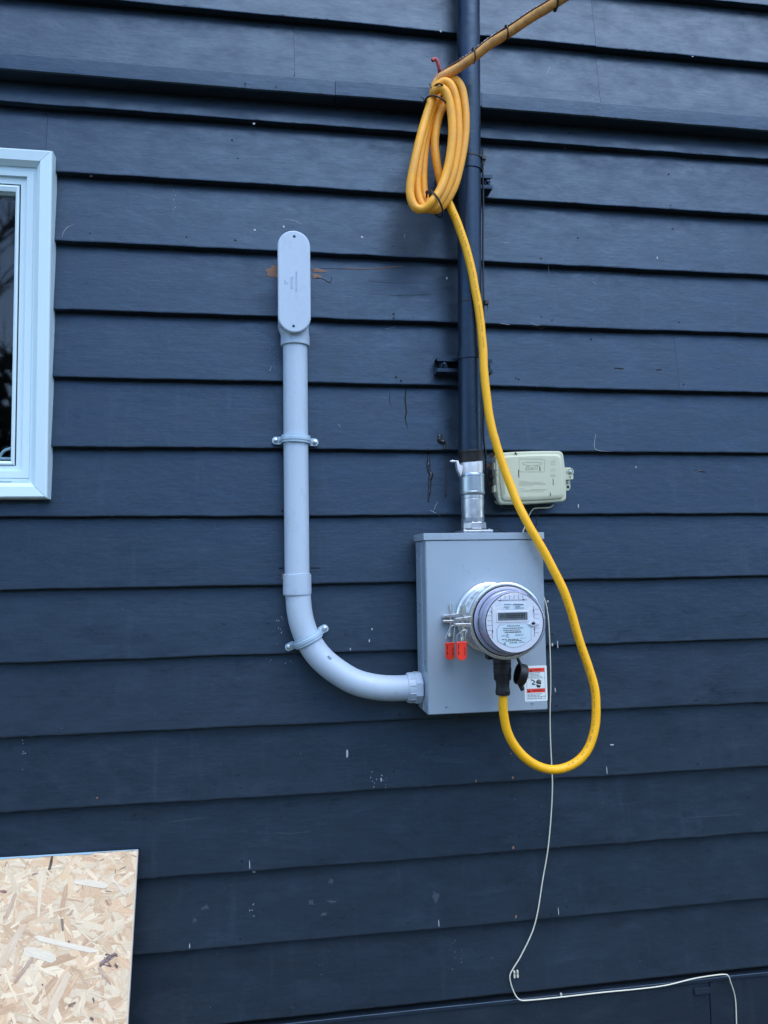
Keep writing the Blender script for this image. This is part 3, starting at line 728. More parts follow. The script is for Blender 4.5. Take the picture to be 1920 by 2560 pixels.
def mast_tie(py, head_px, lbl):
    z = P(1175, py, .1).z; xc = mx(py); mb = MB()
    mb.lathe([(.0303, z-.0022), (.0316, z-.0022), (.0316, z+.0022), (.0303, z+.0022)], (xc, MY, 0), n=40)
    hx = P(head_px, py, .075).x
    mb.bbox((hx-.004, -.086, z-.006), (hx+.006, -.074, z+.006), .001)
    mb.tube([(hx+.002, -.080, z-.004), (hx+.003, -.084, z-.014), (hx+.000, -.086, z-.022)], .0012, 6)
    solo(mb, 'cable_tie', 'tie', lbl, 'cable tie', 'cable ties round the mast')
mast_tie(382, 1206, 'black cable tie round the mast beside the yellow coil')
mast_tie(748, 1213, 'black cable tie round the middle of the mast')

# ------------------------------------------------------------------ meter box
BX0, BX1, BZ0, BZ1, BOFF = .3900, .6870, -.3493+H, .0786+H, .126
mbox = thing('meter_box', 'grey steel meter socket box with warning sticker', 'meter box', ((BX0+BX1)/2, -.06, BZ0))
mb = MB(); mb.bbox((BX0+.002, -.012, BZ0), (BX1-.002, -BOFF+.001, BZ1-.017), .002); mb.build('body', 'enamel', mbox, 40)
mb = MB(); pts = rrect(BX0+.004, BZ0+.0015, BX1-.001, BZ1-.0185, .003, 3)
mb.prism(pts, -BOFF+.0012, -BOFF-.0012, .0012); mb.build('front_panel', 'enamel', mbox, 40); fp = col.objects[-1]
mb = MB(); mb.bbox((BX0-.002, -.010, BZ1-.0165), (BX1+.0025, -BOFF-.0035, BZ1), .0012); mb.build('cap', 'enamel', mbox, 40)
MB().box((BX0+.0005, -.075, BZ0+.002), (BX0+.0025, -.079, BZ1-.018)).build('side_seam', 'enamel', mbox, 0)
for px, py in ((1115.5, 1767), (1330, 1758)):
    p = P(px, py, BOFF); MB().bbox((p.x-.0028, -BOFF-.0004, p.z-.0016), (p.x+.0028, -BOFF-.0030, p.z+.0016), .0006).build('rivet', 'greyink', fp, 30)
# warning sticker
s0, s1 = P(1312.0, 1754, BOFF), P(1366, 1663, BOFF); F0 = BOFF+.0013
SX0, SX1, SZ0, SZ1 = s0.x, s1.x, s0.z, s1.z; SW, SH = SX1-SX0, SZ1-SZ0
MB().prism(rrect(SX0, SZ0, SX1, SZ1, .003), -F0+.0002, -F0-.0002).build('warning_sticker', 'sticker', mbox, 30); st = col.objects[-1]
su = lambda u: SX0+SW*(u-352)/(1245-352); sv = lambda v: SZ1-SH*(v-215)/(1715-215)
F1 = F0+.00035
def sbar(mb, u0, v0, u1, v1, o=F1): mb.box((su(u0), -o-.0002, sv(v1)), (su(u1), -o, sv(v0)))
for v0, v1 in ((312, 470), (1190, 1345)):
    mb = MB(); sbar(mb, 432, v0, 1160, v1); mb.build('red_band', 'redprint', st, 0)
    c = F1+.00045; u = 615 if v0 < 500 else 520
    MB().prism([(su(u-52), sv(v1-18)), (su(u+52), sv(v1-18)), (su(u), sv(v0+32))], -c+.0002, -c).build('hazard_triangle', 'ink', st, 0)
text_mb('WARNING', SH*.036, su(860), sv(390), F1+.0004, .0002).build('lettering', 'ink', st, 0)
text_mb('AVERTISSEMENT', SH*.036, su(880), sv(1268), F1+.0004, .0002, wide=.92).build('lettering', 'ink', st, 0)
mb = MB()
for v in (478, 745, 1183): sbar(mb, 432, v-5, 1165, v+5)
for u in (437, 1160): sbar(mb, u-5, 470, u+5, 1620)
sbar(mb, 432, 1612, 1165, 1622)
mb.build('border_line', 'greyink', st, 0)
mb = MB(); rd = random.Random(3)
for v, u1 in ((520, 990), (578, 940), (638, 970), (695, 1060), (1400, 1025), (1460, 935), (1515, 1155), (1578, 1025)):
    u = 475
    while u < u1:
        w_ = rd.uniform(50, 120); sbar(mb, u, v-13, min(u+w_, u1), v+13); u += w_+22
mb.build('small_print', 'greyink', st, 0, kind='stuff')
mb = MB(); c = F1+.0004
mb.tube(spline([(su(u), -c, sv(v)) for u, v in ((600, 800), (690, 830), (750, 880), (720, 930), (660, 965), (680, 995), (775, 995))], 4), .0011, 6, flat=.3)
for u, v0, v1 in ((850, 830, 950), (890, 790, 950), (935, 805, 960), (985, 830, 1000)):
    mb.prism([(su(u-16), sv(v1)), (su(u+16), sv(v1)), (su(u+16), sv(v0)), (su(u-16), sv(v0))], -c+.0002, -c)
mb.prism([(su(800), sv(870)), (su(825), sv(880)), (su(845), sv(930)), (su(995), sv(950)), (su(995), sv(1005)), (su(830), sv(965))], -c+.00025, -c-.0001)
mb.prism([(su(805), sv(1010)), (su(860), sv(1015)), (su(900), sv(1045)), (su(995), sv(1045)), (su(960), sv(1140)), (su(850), sv(1140))], -c+.0002, -c)
mb.build('hand_symbol', 'ink', st, 0)

# ------------------------------------------------------------------ generator collar on the socket
AXX, AXZ = .5465, -.1245+H
def ycirc(prof, n=72, cap=True): return MB().lathe([(r_, o) for r_, o in prof], (AXX, 0, AXZ), (0, -1, 0), n, cap)
collar = thing('meter_collar', 'round steel transfer collar between meter box and meter', 'collar', (AXX, -.19, AXZ-.084))
ycirc([(.070, .124), (.0775, .1278), (.0775, .245), (.070, .245)]).build('housing', 'galv', collar, 35)
ycirc([(.0780, .1275), (.0850, .1278), (.0855, .131), (.0835, .1345), (.0845, .139), (.0815, .1425), (.078, .143)]).build('back_ring', 'ring', collar, 50); r1 = col.objects[-1]
ycirc([(.0772, .246), (.0835, .246), (.0855, .2485), (.0850, .252), (.0868, .2555), (.0858, .2590), (.0820, .2605), (.0790, .2600), (.0775, .2560)]).build('front_ring', 'ring', collar, 50); r2 = col.objects[-1]
ycirc([(.070, .2555), (.0788, .2555), (.0788, .2615), (.0765, .2625), (.070, .2625)]).build('black_gasket', 'gasket', collar, 40)
# curved label on the upper left of the housing
mb = MB(); vs = []; fs = []
for k in range(13):
    a = R(112+k*4.6)
    for o in (.165, .225): vs.append((AXX+.0785*math.cos(a), -o, AXZ+.0785*math.sin(a)))
for k in range(12): fs.append((k*2, k*2+1, k*2+3, k*2+2))
mb.add(vs, fs).build('data_label', 'sticker', collar, 60); dl = col.objects[-1]
mb = MB()
for k in range(14):
    a = R(124+k*2.6+random.uniform(-.4, .4)); a2 = a+R(random.choice((.5, .9, 1.2)))
    vs = [(AXX+.0788*math.cos(q), -o, AXZ+.0788*math.sin(q)) for q in (a, a2) for o in (.178, .212)]
    mb.add(vs, [(0, 1, 3, 2)])
mb.build('bar_code', 'greyink', dl, 0)
def ring_lug(o, parent, w2=.010):
    """clamp ears with their tension screw on the left of a ring"""
    mb = MB(); L = .034; x0 = AXX-.083; x1 = x0-L
    for sg in (1, -1):
        zi = AXZ+sg*.0035; zo = AXZ+sg*(.0030)
        mb.prism([(x0+.004, zi), (x0+.004, zi+sg*.010), (x0-.006, zi+sg*.0078), (x1, zo+sg*.0055), (x1-.001, zo)], -(o-w2), -(o+w2), .0008)
        for yy in (-(o-w2), -(o+w2-.002)):
            mb.prism([(x0-.004, zi+sg*.005), (x0-.006, zi+sg*.028), (x0-.020, zi+sg*.030), (x0-.016, zi+sg*.005)] if yy > -o else [(x0-.014, zi+sg*.005), (x0-.021, zi+sg*.028), (x0-.024, zi+sg*.028), (x0-.018, zi+sg*.005)], yy, yy-.0018)
    lug = mb.build('clamp_ear', 'ring', parent, 30)
    xs = x0-.014
    mb = MB(); mb.lathe([(.0010, .038), (.0032, .037), (.0032, -.034), (.0062, -.034), (.0066, -.036), (.0066, -.042), (.0050, -.0435)], (xs, -o, AXZ), (.05, 0, 1), 14)
    mb.build('tension_screw', 'steelscrew', parent, 35)
    return xs
xr1 = ring_lug(.135, r1); xr2 = ring_lug(.250, r2)
# red seals hanging on loops of wire
def seal(px0, px1, py0, py1, o, tx, lbl, lean):
    a, b = P(px0, py1, o), P(px1, py0, o); wv = b.x-a.x; hv = b.z-a.z; cx = (a.x+b.x)/2
    t = thing('red_seal', lbl, 'seal', (cx, -o, a.z), 'red seals on the clamp screws')
    pts = [(a.x, b.z), (b.x, b.z)]
    for k in range(11): an = -math.pi*k/10; pts.append((cx+wv/2*math.cos(an), a.z+wv*.42+wv*.42*math.sin(an)))
    MB().prism(pts, -o+.003, -o-.003, .0012).build('tag', 'red', t, 35); tg = col.objects[-1]
    MB().bbox((a.x-.0004, -o+.0035, b.z-.004), (b.x+.0004, -o-.0036, b.z-.0005), .0006).build('rim', 'red', tg, 30)
    text_mb('SEALED', wv*.18, b.x-wv*.2, (a.z+b.z)/2, o+.0031, .0002, R(90)).build('lettering', 'ink', tg, 0)
    mb = MB()
    for z0, z1 in ((.30, .52), (.60, .86)): mb.box((a.x+wv*.13, -o-.0033, a.z+hv*z0), (a.x+wv*.22, -o-.0028, a.z+hv*z1))
    mb.build('print', 'ink', tg, 0)
    mb = MB(); zt3 = AXZ-.018
    mb.tube(spline([(a.x+wv*.12, -o, b.z-.002), (a.x+wv*.10, -o, b.z+.014), (tx-.004, -o-.002, zt3), (tx+.005, -o+.001, zt3+.001), (b.x-wv*.04, -o, b.z+.018), (b.x-wv*.10, -o, b.z-.002)], 5), .0007, 6)
    mb.build('wire', 'ring', t, 60)
seal(1114, 1136, 1606, 1650, .150, xr1, 'red plastic seal tag hanging farther left, by the box face', 0)
seal(1142, 1166, 1604, 1651, .262, xr2, 'red plastic seal tag hanging nearer the round meter', 0)
# black inlet under the collar and its dangling cap
IOFF = .200
ix = P(1256, 1690, IOFF).x; iz = lambda py: P(1256, py, IOFF).z
mb = MB(); mb.lathe([(.014, iz(1634)), (.0205, iz(1634)), (.0208, iz(1655)), (.0200, iz(1657)), (.014, iz(1657))], (ix, -IOFF, 0), (0, 0, 1), 40)
mb.build('inlet', 'black', collar, 35); inl = col.objects[-1]
q = P(1224, 1641, .17); MB().bbox((q.x-.008, -.160, q.z-.006), (ix-.014, -.185, q.z+.010), .0015).build('inlet_foot', 'black', collar, 30)
cc = P(1303, 1686, .205)
ax = Vector((-.965, .02, .26)).normalized()
mb = MB(); mb.lathe([(.0215, .010), (.0235, .0100), (.0245, .008), (.0248, -.006), (.0230, -.009), (.010, -.0095)], cc, ax, 40, cap=False)
mb.lathe([(.0215, .010), (.0210, -.004), (.0001, -.0045)], cc, ax, 40, cap=False)
mb.lathe([(.0230, -.009), (.0001, -.0098)], cc, ax, 40, cap=False)
mb.build('inlet_cap', 'black', collar, 40, recalc=True); icap = col.objects[-1]
pt = [P(1292, 1640, .200), P(1297, 1652, .203), P(1304, 1668, .200)]
MB().tube(spline(pt, 4), .0038, 8, flat=.5).build('tether', 'black', icap, 50)
pt = [P(1298, 1705, .206), P(1303, 1716, .206), P(1307, 1726, .206)]
MB().tube(pt, [.0062, .0055, .0050], 8, flat=.5).build('tab', 'black', icap, 50)

# ------------------------------------------------------------------ electricity meter
meter = thing('electric_meter', 'round electricity meter with digital display under a clear cover', 'meter', (AXX, -.285, AXZ-.076))
ycirc([(.060, .258), (.0762, .2560), (.0765, .2665), (.0735, .2690), (.0690, .2700), (.0685, .3000), (.060, .3000)]).build('base', 'lilac', meter, 35)
FO = .3150
ycirc([(.0640, .2995), (.0650, .3130), (.0640, FO), (.0001, FO)], 64).build('faceplate', 'face', meter, 35); fpl = col.objects[-1]
mb = ycirc([(.0752, .2666), (.0750, .2720), (.0722, .2740), (.0712, .2760), (.0698, .3140), (.0685, .3210), (.0655, .3250), (.0605, .3270), (.030, .3278), (.0001, .3280)], 72)
mb.f = mb.f[:-2]; mb.build('cover_glass', 'cover', meter, 60, recalc=False)
ycirc([(.0640, FO-.002), (.0656, FO-.002), (.0656, FO+.0008), (.0642, FO+.0008), (.0640, FO-.002)], 72, False).build('rim_line', 'ink', meter, 30)
ycirc([(.0690, .2705), (.0703, .2705), (.0703, .2728), (.0690, .2728), (.0690, .2705)], 72, False).build('rim_line', 'gasket', meter, 30)
RF = .0665
fu = lambda x: AXX+RF*(x-808)/712; fv = lambda y: AXZ+RF*(1072-y)/742
def fbar(mb, x0, y0, x1, y1, o=FO, t=.0004): mb.box((fu(x0), -o-t, fv(y1)), (fu(x1), -o, fv(y0)))
mb = MB()
fbar(mb, 400, 522, 1115, 536); fbar(mb, 258, 680, 272, 1440); fbar(mb, 1270, 690, 1284, 1420)
for y in (780, 893, 1005, 1120, 1238, 1350): fbar(mb, 140, y-4, 250, y+4)
for y in (765, 880, 990, 1218, 1330): fbar(mb, 1290, y-4, 1385, y+4)
for x in (480, 590, 700, 810, 915, 1020): fbar(mb, x-4, 405, x+4, 510)
mb.build('groove', 'greyink', fpl, 0)
mb = MB()
for x0, y0, x1, y1 in ((440, 522, 490, 545), (1005, 515, 1055, 538), (250, 785, 268, 835), (1258, 770, 1272, 820), (258, 1240, 280, 1295), (1278, 1235, 1290, 1280)): fbar(mb, x0, y0, x1, y1, FO, .0007)
mb.build('slot', 'ink', fpl, 0, kind='stuff')
mb = MB(); mb.prism(rrect(fu(370), fv(1060), fu(1165), fv(790), .003), -FO, -FO-.0012, .0008); mb.build('display_bezel', 'face', fpl, 30)
O2 = FO+.0014
mb = MB(); fbar(mb, 405, 825, 1115, 1012, FO+.0008, .0008); mb.build('display', 'lcd', fpl, 0); lcd = col.objects[-1]
mb = MB()
def digit(cx, segs, w_=66, y0=850, y1=958, t=13, o=O2+.0003):
    x0, x1 = cx-w_/2, cx+w_/2; ym = (y0+y1)/2
    S = {'a': (x0, y0, x1, y0+t), 'd': (x0, y1-t, x1, y1), 'g': (x0, ym-t/2, x1, ym+t/2), 'f': (x0, y0, x0+t, ym), 'b': (x1-t, y0, x1, ym), 'e': (x0, ym, x0+t, y1), 'c': (x1-t, ym, x1, y1)}
    for q in segs: fbar(mb, *S[q], o, .0003)
for k in range(6): digit(618+k*80, 'abcdefg')
for k in range(2): digit(475+k*60, 'abfgce', 40, 865, 950, 9)
mb.build('digits', 'lcdseg', lcd, 0)
mb = MB(); fbar(mb, 497, 595, 1062, 748); mb.build('upper_label', 'plate', fpl, 0); ul = col.objects[-1]
mb = MB(); fbar(mb, 775, 622, 1030, 660, FO+.0005, .0003)
for x0, x1, y in ((560, 740, 632), (550, 690, 690), (600, 680, 720), (820, 950, 690), (810, 1035, 722)): fbar(mb, x0, y-9, x1, y+9, FO+.0005, .0003)
mb.build('print', 'greyink', ul, 0)
pts = [(fu(455), fv(1100)), (fu(1090), fv(1100)), (fu(1200), fv(1215)), (fu(1200), fv(1490))]
for k in range(1, 10): t_ = k/10; pts.append((fu(1200-825*t_), fv(1490+10*t_+175*math.sin(math.pi*t_))))
pts += [(fu(375), fv(1500)), (fu(365), fv(1225))]
MB().prism(pts, -FO, -FO-.0003).build('lower_label', 'greyink', fpl, 0)
ctr = Vector((fu(782), fv(1370)))
MB().prism([tuple(ctr+(Vector(q)-ctr)*.975) for q in pts], -FO-.0001, -FO-.0006).build('nameplate', 'plate', fpl, 0); npl = col.objects[-1]
text_mb('FOCUS kWh', RF*2*42/1484, fu(775), fv(1150), FO+.0008, .0002).build('lettering', 'ink', npl, 0)
text_mb('J3122131', RF*2*40/1484, fu(910), fv(1370), FO+.0008, .0002).build('lettering', 'ink', npl, 0)
text_mb('hydro', RF*2*38/1484, fu(535), fv(1378), FO+.0008, .0002).build('lettering', 'greyink', npl, 0)
text_mb('One', RF*2*30/1484, fu(620), fv(1412), FO+.0008, .0002).build('lettering', 'ink', npl, 0)
text_mb('VOLT. 21', RF*2*28/1484, fu(1000), fv(1450), FO+.0008, .0002).build('lettering', 'greyink', npl, 0)
mb = MB()
for k in range(14): mb.tube([(fu(628+22*math.cos(a)), -FO-.0008, fv(1360-18*math.sin(a))) for a in [R(40+j*25) for j in range(13)]], .0004, 5) if k == 0 else None
x = 560
while x < 945: w_ = rd.choice((8, 14, 20)); fbar(mb, x, 1282, x+w_, 1314, FO+.0006, .0003); x += w_+rd.choice((8, 14))
for x0, x1, y in ((520, 1010, 1203), (520, 940, 1250), (640, 885, 1472), (490, 605, 1470), (575, 965, 1505), (670, 860, 1553), (900, 1030, 1543), (530, 575, 1550), (530, 580, 1580)):
    x = x0
    while x < x1: w_ = rd.uniform(18, 50); fbar(mb, x, y-9, min(x+w_, x1), y+9, FO+.0006, .0003); x += w_+12
mb.build('small_print', 'ink', npl, 0, kind='stuff')
mb = MB(); mb.prism([(fu(1135), fv(1120)), (fu(1245), fv(965)), (fu(1390), fv(1110)), (fu(1250), fv(1180))], -FO-.0002, -FO-.0030, .001); mb.build('port_housing', 'face', fpl, 30)
mb = MB(); pp = [(fu(1247+45*math.cos(R(k*20))), fv(1100+33*math.sin(R(k*20)))) for k in range(18)]; mb.prism(pp, -FO-.0028, -FO-.0036); mb.build('optical_port', 'ink', fpl, 0)
mb = MB(); q = [(fu(12), fv(1110))]
mb.lathe([(.0022, 0), (.0022, .002)], (AXX-.0705, -.281, AXZ+.012), (-1, 0, 0), 10); mb.bbox((AXX-.0700, -.277, AXZ-.012), (AXX-.0680, -.2845, AXZ+.006), .0006)
mb.build('latch_slot', 'greyink', meter, 30)

# ------------------------------------------------------------------ yellow generator cable
cable = thing('yellow_cable', 'thick yellow cable coiled under a hook and looping into the meter collar', 'cable', P(1383, 1930, .18))
CR = .0104
def Z(x, y, o): return P(960+x/4.4233, 60+y/4.4233, o)
T1 = [(545, 800, .125), (562, 748, .140), (625, 712, .150), (695, 775, .152), (742, 960, .152), (756, 1200, .152), (730, 1470, .152), (680, 1680, .153), (612, 1850, .156), (530, 1965, .157), (445, 2040, .150), (355, 2035, .146), (298, 1930, .144), (292, 1780, .143), (335, 1540, .143), (392, 1290, .140), (450, 1080, .134), (505, 910, .128)]
T2 = [(545, 790, .118), (592, 690, .126), (668, 640, .132), (748, 690, .138), (800, 860, .139), (822, 1120, .140), (812, 1380, .140), (768, 1620, .140), (706, 1800, .140), (620, 1955, .140), (540, 2035, .138), (450, 2030, .132), (385, 1920, .128), (366, 1740, .127), (395, 1480, .127), (440, 1240, .126), (500, 1020, .122), (560, 880, .116)]
T3 = [(620, 740, .112), (700, 650, .114), (785, 622, .117), (858, 710, .122), (892, 900, .126), (903, 1100, .127), (885, 1330, .127), (838, 1580, .127), (780, 1790, .127), (700, 1940, .126), (610, 2035, .124), (520, 2045, .118), (455, 1930, .112), (432, 1720, .111), (444, 1450, .111), (480, 1220, .110), (545, 1000, .108), (590, 880, .106)]
T4 = [(640, 830, .104), (655, 900, .110), (615, 1000, .116), (578, 1160, .118), (562, 1340, .118), (580, 1520, .116), (612, 1680, .112), (640, 1800, .106), (690, 1940, .104)]
coil_pts = [Z(*q) for q in T1+T2+T3+T4]
drop = [(1123, 508, .110), (1132, 530, .112), (1144.3, 560, .113), (1164, 618, .113), (1179, 675.7, .113), (1190, 733.6, .113), (1199, 791, .113), (1206, 849, .113), (1209.4, 907, .114), (1214, 965, .115), (1221, 1023, .116), (1232, 1081, .117), (1240, 1108, .118), (1255.5, 1156, .120), (1273, 1205, .124), (1292, 1253, .132), (1316, 1301, .142), (1340, 1345, .147), (1371, 1400, .149), (1406, 1470, .150), (1428, 1530, .151), (1448, 1600, .153), (1471, 1667, .157), (1486, 1720, .161), (1491, 1775, .165), (1486, 1828, .169), (1467, 1878, .173), (1430, 1912, .177), (1383, 1924, .181), (1335, 1910, .186), (1295, 1876, .191), (1268, 1826, .196), (1258.5, 1775, .199), (1257.5, 1736, .200), (1257, 1715, .200)]
over = [(1394, 4, .330), (1333, 41, .275), (1268, 84.6, .225), (1225, 111, .190), (1190, 139, .165), (1150, 167, .140), (1119, 184, .126), (1100, 196, .118), (1088, 214, .112), (1083, 240, .112)]
ov = [P(*q) for q in over]
d_ = (ov[0]-ov[2]).normalized(); ext = [ov[0]+d_*t+Vector((0, 0, .05*t*t)) for t in (3.0, 2.0, 1.2, .6, .25)]
MB().tube(spline(ext+ov, 7), CR*1.05, 14).build('overhead_run', 'yellow_worn', cable, 60)
MB().tube(spline([P(1083, 240, .112)]+coil_pts, 6), CR*1.02, 14).build('coil', 'yellow_old', cable, 60)
dpath = spline([Z(640, 1800, .106), Z(690, 1940, .106)]+[P(*q) for q in drop], 7)
dpath = [p+Vector((.0016*vnoise(i*.21, 91), 0, 0)) if 8 < i < len(dpath)-14 else p for i, p in enumerate(dpath)]
MB().tube(dpath, [CR*(1+.03*vnoise(i*.3, 92)) for i in range(len(dpath))], 14).build('drop_loop', 'yellow', cable, 60)
def print_on(path, i0, i1, side, name_parent):
    mb = MB(); rp = random.Random(i0)
    for i in range(i0, i1):
        p, q = path[i], path[i+1]; t = (q-p).normalized(); v = (Vector((0, -D, H))-p).normalized(); v = (v-t*v.dot(t)).normalized(); b_ = t.cross(v)
        v2 = (v*math.cos(side)+b_*math.sin(side)); b2 = t.cross(v2)
        n_ = max(1, int((q-p).length/.0035))
        for k in range(n_):
            if rp.random() < .3: continue
            c = p.lerp(q, (k+.2)/n_)+v2*(CR*1.045); a_ = t*.0009; w_ = b2*rp.uniform(.0009, .0018)
            mb.add([c-a_-w_, c+a_-w_, c+a_+w_, c-a_+w_], [(0, 1, 2, 3)])
    if mb.v: mb.build('jacket_print', 'jprint', name_parent, 0, kind='stuff', recalc=False)
M['jprint'] = Mat('worn_print', (.36, .20, .03), .6).m
_dl = [o for o in col.objects if o.name.startswith('drop_loop')][0]
print_on(dpath, 24, 66, -.25, _dl); print_on(dpath, 150, 205, .35, _dl)
mb = MB()
mb.lathe([(.011, iz(1738)), (.0158, iz(1737)), (.0172, iz(1731)), (.0160, iz(1722)), (.0152, iz(1714)), (.0160, iz(1702)), (.0165, iz(1700))], (ix, -IOFF, 0), (0, 0, 1), 36)
mb.build('plug', 'black', cable, 40); plug = col.objects[-1]
mb = MB(); prf = [(.014, iz(1702)), (.0178, iz(1701)), (.0190, iz(1684)), (.0205, iz(1682)), (.0208, iz(1668)), (.0196, iz(1667)), (.0196, iz(1664)), (.0208, iz(1663)), (.0208, iz(1658)), (.014, iz(1658))]
mb.lathe(prf, (ix, -IOFF, 0), (0, 0, 1), 40); mb.build('locking_collar', 'black', plug, 30)
mb = MB()
for k in range(16):
    a = 2*math.pi*k/16; c = Vector((ix+.0190*math.cos(a), -IOFF+.0190*math.sin(a), 0)); z0, z1 = iz(1699), iz(1685)
    mb.tube([(c.x-.0006*math.cos(a), c.y-.0006*math.sin(a), z0), (c.x, c.y, z1)], .0014, 6)
mb.build('grip_rib', 'black', plug, 40)
p0 = P(1252, 1731, .215); MB().lathe([(.0042, 0), (.0042, .006), (.002, .007)], (ix+.006, -IOFF-.012, iz(1728)), (0, -1, 0), 8).build('cord_screw', 'black', plug, 30)

# steel support wire above the cable, hook and ties
wp = [(1342, 8, .276), (1300, 42, .250), (1260, 68, .222), (1212, 104, .186), (1176, 132, .160), (1142, 156, .138), (1104, 178, .120), (1092, 192, .112), (1087, 215, .108), (1081, 240, .104), (1085, 262, .12)]
wq = [P(*q) for q in wp[-4:]]
_c = spline(ext+ov[:7], 6); _u = d_.cross(Vector((0, -1, 0))).normalized(); _u = -_u if _u.z < 0 else _u
wride = [p+_u*(CR+.0036)+Vector((0, .002*math.sin(i*.7), .0008*math.sin(i*1.3))) for i, p in enumerate(_c)][::4]
wire = thing('support_wire', 'rusty brown wire lashed along the top of the overhead yellow cable', 'wire', wq[-1])
wpts = spline(wride+wq, 6)
MB().tube(wpts, .0036, 8).build('strand', 'rust', wire, 60)
mb = MB(); rr_ = random.Random(5)
for i in range(len(wpts)-30):
    if wpts[i].y > -.6:
        for _ in range(5):
            t = rr_.random(); p = wpts[i].lerp(wpts[i+1], t)+Vector((-.0012+rr_.uniform(-.001, .001), rr_.uniform(-.002, .002), .0026)); r_ = rr_.uniform(.0007, .0017)
            if rr_.random() < .7: mb.lathe([(.0001, -r_), (r_, -.2*r_), (r_*.7, r_*.6), (.0001, r_)], p, n=5)
mb.build('frost', 'frost', wire, 60, kind='stuff')
hp_ = [P(1100, 187, .045), P(1099.5, 180, .085), P(1097.5, 168, .092), P(1095, 158, .094), P(1091, 150, .095), P(1085, 148, .095), P(1081, 152, .095)]
hook = thing('hook', 'red vinyl coated hook screwed into the siding above the coil', 'hook', P(1100, 187, 0))
hz = P(1100, 187, .045)
MB().tube(spline([(hz.x, -.02, hz.z), (hz.x, -.05, hz.z-.004)]+hp_[1:], 6), .0048, 12).build('arm', 'redhook', hook, 60)
MB().lathe([(.004, 0), (.011, .001), (.011, .004), (.004, .006)], (hz.x, -.0335+.003, hz.z), (0, -1, 0), 16).build('base', 'redhook', hook, 40)
def ring_tie(c, u, v, ru, rv, lbl, tail=None, grp='black cable ties on the yellow cable', head=0.0):
    c = Vector(c); u = Vector(u).normalized(); v = Vector(v); v = (v-u*v.dot(u)).normalized(); mb = MB()
    mb.tube([c+u*ru*math.cos(2*math.pi*k/28)+v*rv*math.sin(2*math.pi*k/28) for k in range(28)], .0023, 8, closed=True)
    hpt = c+u*ru*math.cos(head)+v*rv*math.sin(head)
    mb.bbox(hpt-Vector((.0035, .004, .0035)), hpt+Vector((.0035, .004, .0035)), .0008)
    if tail: mb.tube([hpt, hpt+Vector(tail)*.5+Vector((0, -.002, 0)), hpt+Vector(tail)], .0012, 6)
    solo(mb, 'cable_tie', 'tie', lbl, 'cable tie', grp)
def over_tie(px, py, o, lbl):
    c = P(px, py, o); t = d_; v = Vector((0, -1, 0)); u = t.cross(v).normalized()
    if u.z < 0: u = -u
    ring_tie(c+u*.0025, u, v, .0155, .0128, lbl, None, head=math.pi*.5+2.2)
over_tie(1184, 140, .161, 'black cable tie on the overhead cable just above the mast edge')
over_tie(1266, 84, .224, 'black cable tie on the overhead cable right of the mast')
over_tie(1389, 8, .328, 'black cable tie on the overhead cable at the top of the picture')
ring_tie(Z(575, 905, .126), (1, 0, -.42), (0, -1, 0), .030, .036, 'black cable tie gripping the left side of the coil below the hook', (-.010, 0, .008), head=math.pi)
ring_tie(Z(590, 760, .128), (.9, 0, -.25), (0, -1, 0), .014, .036, 'black cable tie round the top of the coil under the hook', (-.006, 0, .018), head=math.pi)
ring_tie(Z(560, 1990, .138), (.55, 0, -.85), (0, -1, 0), .034, .032, 'black cable tie gripping the bottom of the coil', (.012, -.004, .004), head=math.pi)

# ------------------------------------------------------------------ telecom box
tc = P(1330, 1193, .055)
RT2 = Matrix.Translation(tc) @ Matrix.Rotation(R(-2.2), 4, 'Y') @ Matrix.Translation(-tc)
tele = thing('telecom_box', 'weathered beige green plastic telecom box beside the mast', 'telecom box', (tc.x, -.03, tc.z-.062))
tx0, tx1 = P(1243, 1193, .055).x, P(1412, 1193, .055).x; tz0, tz1 = P(1330, 1257, .055).z, P(1330, 1130, .055).z
def bulge(pts, by):
    cx = (tx0+tx1)/2; cz_ = (tz0+tz1)/2; hw = (tx1-tx0)/2; hh = (tz1-tz0)/2; o = []
    for x, z in pts:
        a, b = (x-cx)/hw, (z-cz_)/hh
        o.append((x+hw*(a*by*(1-b*b)), z+hh*(b*by*(1-a*a))))
    return o
def dense(pts, k=4):
    o = []
    for i in range(len(pts)):
        a = Vector(pts[i]); b = Vector(pts[(i+1) % len(pts)]); q = k*3 if (b-a).length > .03 else 1
        for j in range(q): t = a.lerp(b, j/q); o.append((t.x, t.y))
    return o
rim = bulge(dense(rrect(tx0, tz0, tx1, tz1, .011, 5)), .035)
MB().prism(bulge(dense(rrect(tx0+.006, tz0+.004, tx1-.003, tz1-.004, .008, 4)), .03), -.004, -.040).xform(RT2).build('base', 'telecom', tele, 40)
MB().prism(rim, -.0385, -.056, .0045).xform(RT2).build('lid', 'telecom', tele, 50); lid = col.objects[-1]
def inset(pts, d):
    cx = (tx0+tx1)/2; cz_ = (tz0+tz1)/2; hw = (tx1-tx0)/2; hh = (tz1-tz0)/2
    return [(cx+(x-cx)*(1-d/hw), cz_+(z-cz_)*(1-d/hh)) for x, z in pts]
mb = MB(); l0, l1 = inset(rim, .009), inset(rim, .0165); k = len(rim); l1 = [(x, z+.0022) for x, z in l1]
mb.add([(x, -.0555, z) for x, z in l0]+[(x, -.0600, z) for x, z in l0]+[(x, -.0655, z) for x, z in l1],
       [(r_*k+i, r_*k+(i+1) % k, (r_+1)*k+(i+1) % k, (r_+1)*k+i) for r_ in range(2) for i in range(k)]+[tuple(range(k)), tuple(2*k+i for i in range(k))[::-1]])
mb.xform(RT2).build('raised_panel', 'telecom', lid, 30); TO = .0655
tp = lambda x, y: P(1210+x/6.9125, 1130+y/6.9125, TO)
